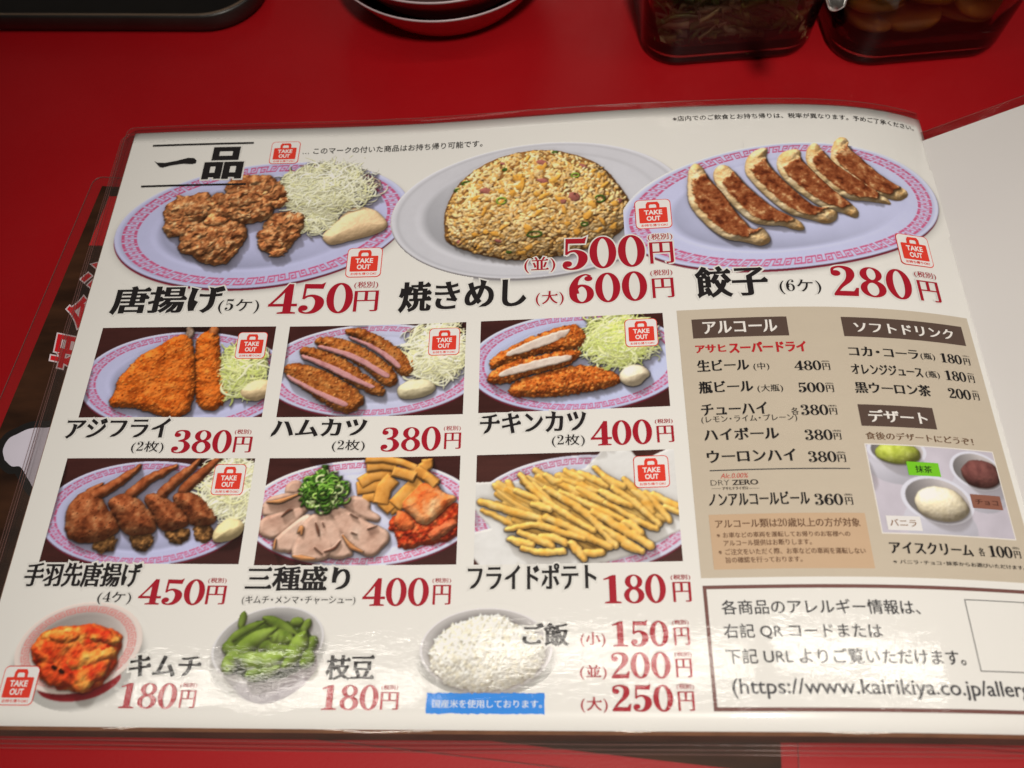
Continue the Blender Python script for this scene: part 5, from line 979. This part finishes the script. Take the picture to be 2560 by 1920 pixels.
for q, col, s, tq, tc in (([(360.9,190.5),(374.7,190.6),(374.4,196.2),(360.8,196.4)], (112, 184, 36), '抹茶', [(363.9,195.2),(371.1,195),(364,192)], (30, 40, 24)), ([(385.5,202.7),(399.3,202.6),(398.8,208.3),(385.5,208.4)], (134, 86, 68), 'チョコ', [(387,206.9),(397.3,206.7),(387.1,204.6)], (66, 38, 30)), ([(347.9,213),(361.7,213.3),(361.5,218.8),(347.9,218.8)], (218, 210, 200), 'バニラ', [(349.2,217.2),(359.6,217.4),(349,214.5)], (132, 92, 58))):
    t = grid_quad('flavour_tag', box(*photo_box(q)[0], *photo_box(q)[1]), print_mat(col), panel, .3); text('flavour_name', s, tq, tc, panel, .42, 'serif', (.012, .004))
drink('アイスクリーム', [(347.1,228.4),(380.6,227.5),(346.9,223.2)], '100', [(387.7,227.5),(397.9,227.7),(387.7,223.1)], [(398.6,227.4),(401.5,227.5),(398.7,224.6)], [(398.5,224.1),(401.5,224.1),(398.5,223)], '※バニラ・チョコ・抹茶からお選びいただけます。', [(347.4,232),(401.9,231.7),(347.2,230.2)])
text('drink_note', '各', [(383,227.6),(385.7,227.5),(383.2,224.2)], INKB, panel, .42, 'serif', (.008, 0))

# allergy box
(qa, qb), (qc, qd) = [(275.8,239.6)][0], [(275.7,283.5)][0]; qa = (qa+qc)/2; qr = panel_q[1][0]; t = 1.35; bc = (112, 74, 66)
al = grid_quad('allergy_box', box(qa, qb, qr, qb+t), print_mat(bc), menu, .12)
for b_ in (box(qa, qd-t, qr, qd), box(qa, qb+t, qa+t, qd-t), box(qr-t, qb+t, qr, qd-t)): grid_quad('box_line', b_, print_mat(bc), al, .12)
GR = (62, 60, 60)
for s, q, b in (('各商品のアレルギー情報は、', [(282,250.4),(353.8,250.4),(281.9,245.1)], .0), ('右記 QR コードまたは', [(281.8,259.1),(338.1,259.1),(281.9,253.7)], .0), ('下記 URL よりご覧いただけます。', [(281.7,267.7),(367.2,267.7),(281.8,262.4)], .0)):
    text('allergy_line', s, q, GR, al, .42, 'plain', (.004, .004))
text('allergy_line', '(https://www.kairikiya.co.jp/allergen)', [(282.9,279.8),(400.2,279),(282.9,272.6)], (70, 68, 68), al, .42, 'plain', (.004, .004))
f0, f1 = [(372.4,244.1)][0], [(372.2,269.5)][0]; fx = (f0[0]+f1[0])/2; fs = f1[1]-f0[1]
for b_ in (box(fx, f0[1], fx+fs, f0[1]+.3), box(fx, f1[1]-.3, fx+fs, f1[1]), box(fx, f0[1]+.3, fx+.3, f1[1]-.3), box(fx+fs-.3, f0[1]+.3, fx+fs, f1[1]-.3)): grid_quad('code_frame', b_, print_mat(GR), al, .14)

# ------------------------------------------------------------------ brown menu lying underneath
def brown_menu():
    A, B, C, D = [np.array(p) for p in [(-13.67,-30.479),(-27.488,-165.64),(198.74,-293.64),(269.28,-299.92)]]
    ang = math.atan2(*(A-B)[::-1])-math.pi/2; ang = (ang+math.atan2(*(D-C)[::-1]))/2
    ex = np.array([math.cos(ang), math.sin(ang)]); ey = np.array([-ex[1], ex[0]])
    Rr = np.array([(299.8,-294.72)][0]); Wd = (Rr-A)@ex; Ht = -((C-A)@ey)
    root = empty('closed_menu'); tag(root, 'dark brown laminated menu with red lettering, mostly hidden under the open menu', 'menu')
    P = lambda x, y, z: (*(A+ex*x-ey*y), z)
    m, nt, b = nodes('brown_menu_print'); tc = nt.nodes.new('ShaderNodeTexCoord'); n = nt.nodes.new('ShaderNodeTexNoise'); mp = nt.nodes.new('ShaderNodeMapping'); mp.inputs['Scale'].default_value = (1, 3.5, 1)
    n.inputs['Scale'].default_value = 22; n.inputs['Detail'].default_value = 6; cr = nt.nodes.new('ShaderNodeValToRGB'); cr.color_ramp.elements[0].position = .32; cr.color_ramp.elements[1].position = .7
    cr.color_ramp.elements[0].color = (.016, .007, .004, 1); cr.color_ramp.elements[1].color = (.058, .023, .011, 1)
    nt.links.new(tc.outputs['Object'], mp.inputs[0]); nt.links.new(mp.outputs[0], n.inputs['Vector']); nt.links.new(n.outputs[0], cr.inputs[0]); nt.links.new(cr.outputs[0], b.inputs['Base Color'])
    b.inputs['Roughness'].default_value = .5; b.inputs['Coat Weight'].default_value = .08; b.inputs['Specular IOR Level'].default_value = .15; b.inputs['Coat Roughness'].default_value = .04
    V = [P(0, 0, .7), P(Wd, 0, .7), P(Wd, Ht, .7), P(0, Ht, .7), P(0, 0, .4), P(Wd, 0, .4), P(Wd, Ht, .4), P(0, Ht, .4)]
    mesh_obj('cover', V, [(3, 2, 1, 0), (4, 5, 6, 7), (0, 1, 5, 4), (1, 2, 6, 5), (2, 3, 7, 6), (3, 0, 4, 7)], m, root, smooth=False)
    g = 6.0; o = corner_ring(-g, -g, Wd+g, Ht+g, 5, 8); k = len(o); inn = [(min(max(x, .3), Wd-.3), min(max(y, .3), Ht-.3)) for x, y in o]
    V = [P(x, y, .55) for x, y in inn]+[P(x, y, .5) for x, y in o]
    f = mesh_obj('laminate_film', V, [(i, (i+1) % k, k+(i+1) % k, k+i) for i in range(k)], film_mat(), root, smooth=False, film_up=True)
    W = []
    for i, (x, y) in enumerate(o):
        d = np.array((x-Wd/2, y-Ht/2)); x2 = x+(.3 if d[0] > 0 else -.3)*(abs(d[0]) > Wd/2+1); y2 = y+(.3 if d[1] > 0 else -.3)*(abs(d[1]) > Ht/2+1)
        W += [P(x, y, .62), P(x2, y2, .58), P(x2, y2, .3), P(x, y, .3)]
    mesh_obj('film_rim', W, [(i*4+q, ((i+1) % k)*4+q, ((i+1) % k)*4+(q+1) % 4, i*4+(q+1) % 4) for i in range(k) for q in range(4)], edge_mat(), f)
    def flat(nm, polys, col, z, rough=.45):
        V, F = fill(polys); key = 'flat%s' % (col,)
        if key not in MATS: MATS[key] = plain('cover_ink', ink(col)*1.0, rough=rough, noise=.05, coat=.8)
        return mesh_obj(nm, [(x, y, z) for x, y in V], F, MATS[key], root)
    # red block, lettering running up the sheet, pale emblem with a black outline
    q = np.array([(-8.1306,-37.486),(23.175,-38.339),(29.585,-69.45),(-11.154,-68.518)]); flat('red_block', [ccw(q)], (190, 12, 20), .80)
    def vert(ch, quad, z):
        c = np.array(quad); ox, oy = c[0], c[1]
        for off, col, dz in ((.038, (206, 186, 182), 0), (.0, (192, 14, 24), .08)):
            polys = [offset(brush(p), .028+off, .028+off) for p in raw_glyph(ch) if off == 0 or sgn_area(p) > 0]
            out = []
            for p in polys:
                u, v = p[:, 0:1], p[:, 1:2]; out.append(ccw0(c[0]+(c[1]-c[0])*u+(c[2]-c[0])*v, p))
            flat('cover_lettering', out, col, z+dz)
    def ccw0(a, src): return a if (sgn_area(a) > 0) == (sgn_area(src) > 0) else a[::-1]
    # reading direction goes up the sheet: em origin, one em along the text, one em across it (towards the left edge)
    vert('相', [(4.4101,-140.71),(2.8883,-122.23),(-15.477,-136.24)], .80)
    vert('合', [(4.5954,-118.66),(3.3674,-101.26),(-14.141,-114.12)], .80)
    vert('シ', [(5.1803,-97.013),(4.1123,-80.247),(-13.307,-92.845)], .80)
    E = np.array([(-22.221,-178.15),(-21.21,-173.03),(-17.729,-170.57),(-12.94,-168.1),(-6.2413,-167.77),(1.2592,-169.77),(8.2793,-195.85),(-1.0477,-197.24),(-6.5743,-192.16),(-11.86,-186.26),(-15.93,-185.86),(-20.074,-182.86)])
    E = np.stack([E[:, 0], E[:, 1]], 1); E = ccw(E); S = spline(np.concatenate([[(*p, 0) for p in E], [(*E[0], 0)]]), 5)[:-1, :2]
    flat('emblem_outline', [offset(ccw(S), 3.4, 3.4)], (18, 15, 14), .80); flat('emblem', [ccw(S)], (196, 186, 190), .88)
brown_menu()

# ------------------------------------------------------------------ things at the back of the table
def lathe(name, prof, c, mat, parent=None, n=96, sx=1, sy=1):
    V = []; F = []
    for r, z in prof:
        for k in range(n): a = 2*math.pi*k/n; V.append((c[0]+r*sx*math.cos(a), c[1]+r*sy*math.sin(a), c[2]+z))
    for i in range(len(prof)-1):
        for k in range(n): F.append((i*n+k, i*n+(k+1) % n, (i+1)*n+(k+1) % n, (i+1)*n+k))
    if prof[0][0] < .01: pass
    return mesh_obj(name, V, F, mat, parent)
def superring(c, hx, hy, r, ang, n=10):
    p = np.array(corner_ring(-hx, -hy, hx, hy, r, n)); ca, sa = math.cos(ang), math.sin(ang)
    return np.stack([c[0]+p[:, 0]*ca-p[:, 1]*sa, c[1]+p[:, 0]*sa+p[:, 1]*ca], 1)
def loft(name, rings, mat, parent=None, cap0=True, cap1=True, closed=False):
    n = len(rings[0][0]); V = []; F = []
    for pts, z in rings: V += [(x, y, z) for x, y in pts]
    m = len(rings)
    for i in range(m-1):
        for k in range(n): F.append((i*n+k, i*n+(k+1) % n, (i+1)*n+(k+1) % n, (i+1)*n+k))
    if cap0: F.append(tuple(range(n-1, -1, -1)))
    if cap1: F.append(tuple((m-1)*n+k for k in range(n)))
    return mesh_obj(name, V, F, mat, parent)
blackpl = plain('black_tray_plastic', (.012, .010, .009), rough=.38, noise=.2, nscale=60)
def tray():
    p0, p1 = [np.array(p) for p in [(-105.34,88.511),(-11.875,83.723)]]; e = (p1-p0)/np.linalg.norm(p1-p0); ang = math.atan2(e[1], e[0]); nrm = np.array([-e[1], e[0]])
    right = np.array([(50.987,109.56)][0]); hx, hy = 150, 110; cx = (right-p0)@e+2; c = p0+e*(cx-hx)+nrm*hy
    root = empty('serving_tray', (c[0], c[1], 0)); tag(root, 'black rounded tray at the back left of the red table', 'tray')
    R = [(hx-4, hy-4, 28, 0), (hx, hy, 32, 2), (hx+2, hy+2, 34, 12), (hx+1, hy+1, 33, 13.2), (hx-1.5, hy-1.5, 31, 13), (hx-4, hy-4, 28, 4.5)]
    o = loft('tray_body', [(superring(c, a, b, r, ang), z) for a, b, r, z in R], blackpl, root)
    o.location = (-c[0]*MM, -c[1]*MM, 0)
    rim = plain('tray_rim_edge', (.10, .07, .05), rough=.25, noise=.1)
    q = loft('rim', [(superring(c, a, b, r, ang), z) for a, b, r, z in ((hx+1.2, hy+1.2, 33.2, 12.9), (hx+.4, hy+.4, 32.4, 13.7), (hx-.6, hy-.6, 31.5, 13.3))], rim, root, False, False); q.location = o.location
tray()
bowl_red = plain('red_melamine', (.36, .008, .012), rough=.28, noise=.05, spec=.5)
bowl_rim = plain('pale_bowl_rim', (.42, .34, .36), rough=.35, noise=.05)
bowl_in = plain('dark_bowl_inside', (.05, .012, .014), rough=.4, noise=.1)
def dishes():
    a, b, c_ = [np.array(p) for p in [(119.2,66.578),(162.75,47.989),(205.08,62.456)]]; ch = np.linalg.norm(c_-a)/2; mid = (a+c_)/2; sag = mid[1]-b[1]; r = (ch*ch+sag*sag)/(2*sag); c = (mid[0], b[1]+r); print('bowl r', r)
    for i in range(2):
        z = i*10.0; o = empty('small_dish', (c[0], c[1]+i*1.2, z)); k = 1-.012*i
        tag(o, ('lower red dish of the two stacked, resting on the table', 'upper red dish with a pale rim, on top of the other')[i], 'dish', 'stacked red dishes behind the menu')
        b1 = lathe('dish_body', [(.01, 3), (r*.50, 3), (r*.52, 0), (r*.56, 0), (r*.60, 3), (r*.74, 8), (r*.84, 16), (r*.93, 24), (r*.985, 29.5)], (0, 0, 0), bowl_red, o)
        b2 = lathe('dish_rim', [(r*.985, 29.5), (r*.996, 30.4), (r*.998, 31), (r*.990, 31.3), (r*.982, 30.8)], (0, 0, 0), bowl_rim, o)
        b3 = lathe('dish_inside', [(r*.982, 30.8), (r*.92, 25), (r*.82, 17.5), (r*.72, 10), (r*.58, 5.5), (.01, 5)], (0, 0, 0), bowl_in, o)
dishes()
def glass():
    m = bpy.data.materials.new('smoky_jar_glass'); m.use_nodes = True; b = m.node_tree.nodes['Principled BSDF']
    b.inputs['Base Color'].default_value = (.62, .55, .50, 1); b.inputs['Roughness'].default_value = .06; b.inputs['Transmission Weight'].default_value = 1; b.inputs['IOR'].default_value = 1.45
    return m
GL = glass()
def jar(pts, depth, label, rad):
    """rounded square glass jar: front-left and front-right base points on the table"""
    a, b = np.array(pts[0]), np.array(pts[1]); e = (b-a)/np.linalg.norm(b-a); w_ = np.linalg.norm(b-a)/2; ang = math.atan2(e[1], e[0]); nrm = np.array([-e[1], e[0]]); c = (a+b)/2+nrm*depth
    root = empty('glass_jar', (c[0], c[1], 0)); tag(root, label, 'jar')
    S = lambda d, z: (superring((0, 0), w_+d, depth+d, max(3, rad+d), ang), z)
    loft('jar_glass', [S(-4, 0), S(-.8, 1.2), S(0, 4), S(1.5, 40), S(2.5, 80), S(1.2, 81.5), S(-.2, 80), S(-1.2, 40), S(-2.2, 6), S(-5, 3.5)], GL, root)
    return c, w_, depth, ang
def strands(name, c, w_, d, ang, n, cols, label, cat, wr, seed):
    rg = random.Random(seed); mats = [plain(name+'_skin', k, rough=.4, noise=.25, nscale=200) for k in cols]; V = []; F = []; MI = []
    ca, sa = math.cos(ang), math.sin(ang)
    for i in range(n):
        t = rg.random()*6.28; l = rg.uniform(12, 27); wv = rg.uniform(*wr); x = rg.uniform(-w_+10, w_-10); y = rg.uniform(-d+9, d-9) if rg.random() < .5 else rg.uniform(-d+8, -d+16); z = 5+rg.random()*52; tl = rg.uniform(-.6, .6)
        cv = rg.uniform(-1.2, 1.2); base = len(V)
        for j in range(6):
            s = (j/5-.5); px = x+l*s*math.cos(t+cv*s); py = y+l*s*math.sin(t+cv*s)*.55; pz = max(4.5, z+l*s*tl)
            px = min(max(px, -w_+5.5), w_-5.5); py = min(max(py, -d+5.5), d-5.5)
            for u, v in ((-wv, 0), (0, .7), (wv, 0), (0, -.5)): V.append((c[0]+(px)*ca-(py+u*.7)*sa, c[1]+(px)*sa+(py+u*.7)*ca, pz+v+u*.7))
        for j in range(5):
            for k in range(4): F.append((base+j*4+k, base+(j+1)*4+k, base+(j+1)*4+(k+1) % 4, base+j*4+(k+1) % 4)); MI.append(i % len(cols))
    o = mesh_obj(name, V, F, mats[0]); [o.data.materials.append(q) for q in mats[1:]]; o.data.polygons.foreach_set('material_index', MI)
    tag(o, label, cat); o['kind'] = 'stuff'; return o
g = jar([(272.89,42.491),(366.23,49.355)], 46, 'square glass jar of sliced green onions at the back of the table', 20)
strands('sliced_onions', *g, 420, [(.17, .19, .05), (.32, .27, .13), (.08, .12, .03), (.33, .25, .16)], 'sliced green onions filling the left glass jar', 'onions', (1.0, 2.3), 3)
g = jar([(373.98,37.867),(467.31,45.473)], 46, 'square glass jar of yellow pickles at the back right', 22)
def pickles(c, w_, d, ang):
    rg = random.Random(9); m = plain('yellow_pickle', (.30, .115, .008), rough=.6, noise=.3, nscale=45); ca, sa = math.cos(ang), math.sin(ang); i = 0
    for lay in range(3):
        for ix in range(3):
            for iy in range(2):
                x = (ix-1)*(w_*.58)+rg.uniform(-2, 2)+lay*2; y = (iy-.5)*(d*.85)+rg.uniform(-2, 2); z = 1+lay*15
                o = lathe('pickle_slice', [(.01, 0), (13, .2), (15.6, 2), (16, 4), (14.4, 6.4), (.01, 7.4)], (0, 0, 0), m, None, 28)
                o.location = Vector((c[0]+x*ca-y*sa, c[1]+x*sa+y*ca, z+3.5))*MM; o.rotation_euler = (rg.uniform(-.45, .45), rg.uniform(-.45, .45), rg.random()*6)
                tag(o, 'yellow pickle slice inside the right glass jar', 'pickle', 'yellow pickle slices in the jar')
pickles(*g)
def tongs():
    a = np.array([(336.03,52.546)][0]); t = [(336.79,-23.09)][0]; root = empty('serving_tongs', (t[0], t[1], 88)); tag(root, 'steel serving tongs resting across the two glass jars', 'tongs')
    m, nt, b = nodes('brushed_steel'); b.inputs['Base Color'].default_value = (.62, .60, .58, 1); b.inputs['Metallic'].default_value = 1; b.inputs['Roughness'].default_value = .25
    V = []; F = []; n = 14
    for j in range(13):
        s = j/12; w_ = 7.5*math.sqrt(min(1, s*6+.12))*(1 if s < .4 else 1-.35*(s-.4)/.6)
        for k in range(n): u = (k/(n-1)*2-1); V.append((u*w_, s*105, s*62+2.6*(1-u*u)*(-1)+2.6))
    for j in range(12):
        for k in range(n-1): F.append((j*n+k, j*n+k+1, (j+1)*n+k+1, (j+1)*n+k))
    o = mesh_obj('tong_arm', V, F, m, root); sd = o.modifiers.new('thickness', 'SOLIDIFY'); sd.thickness = .0012
tongs()
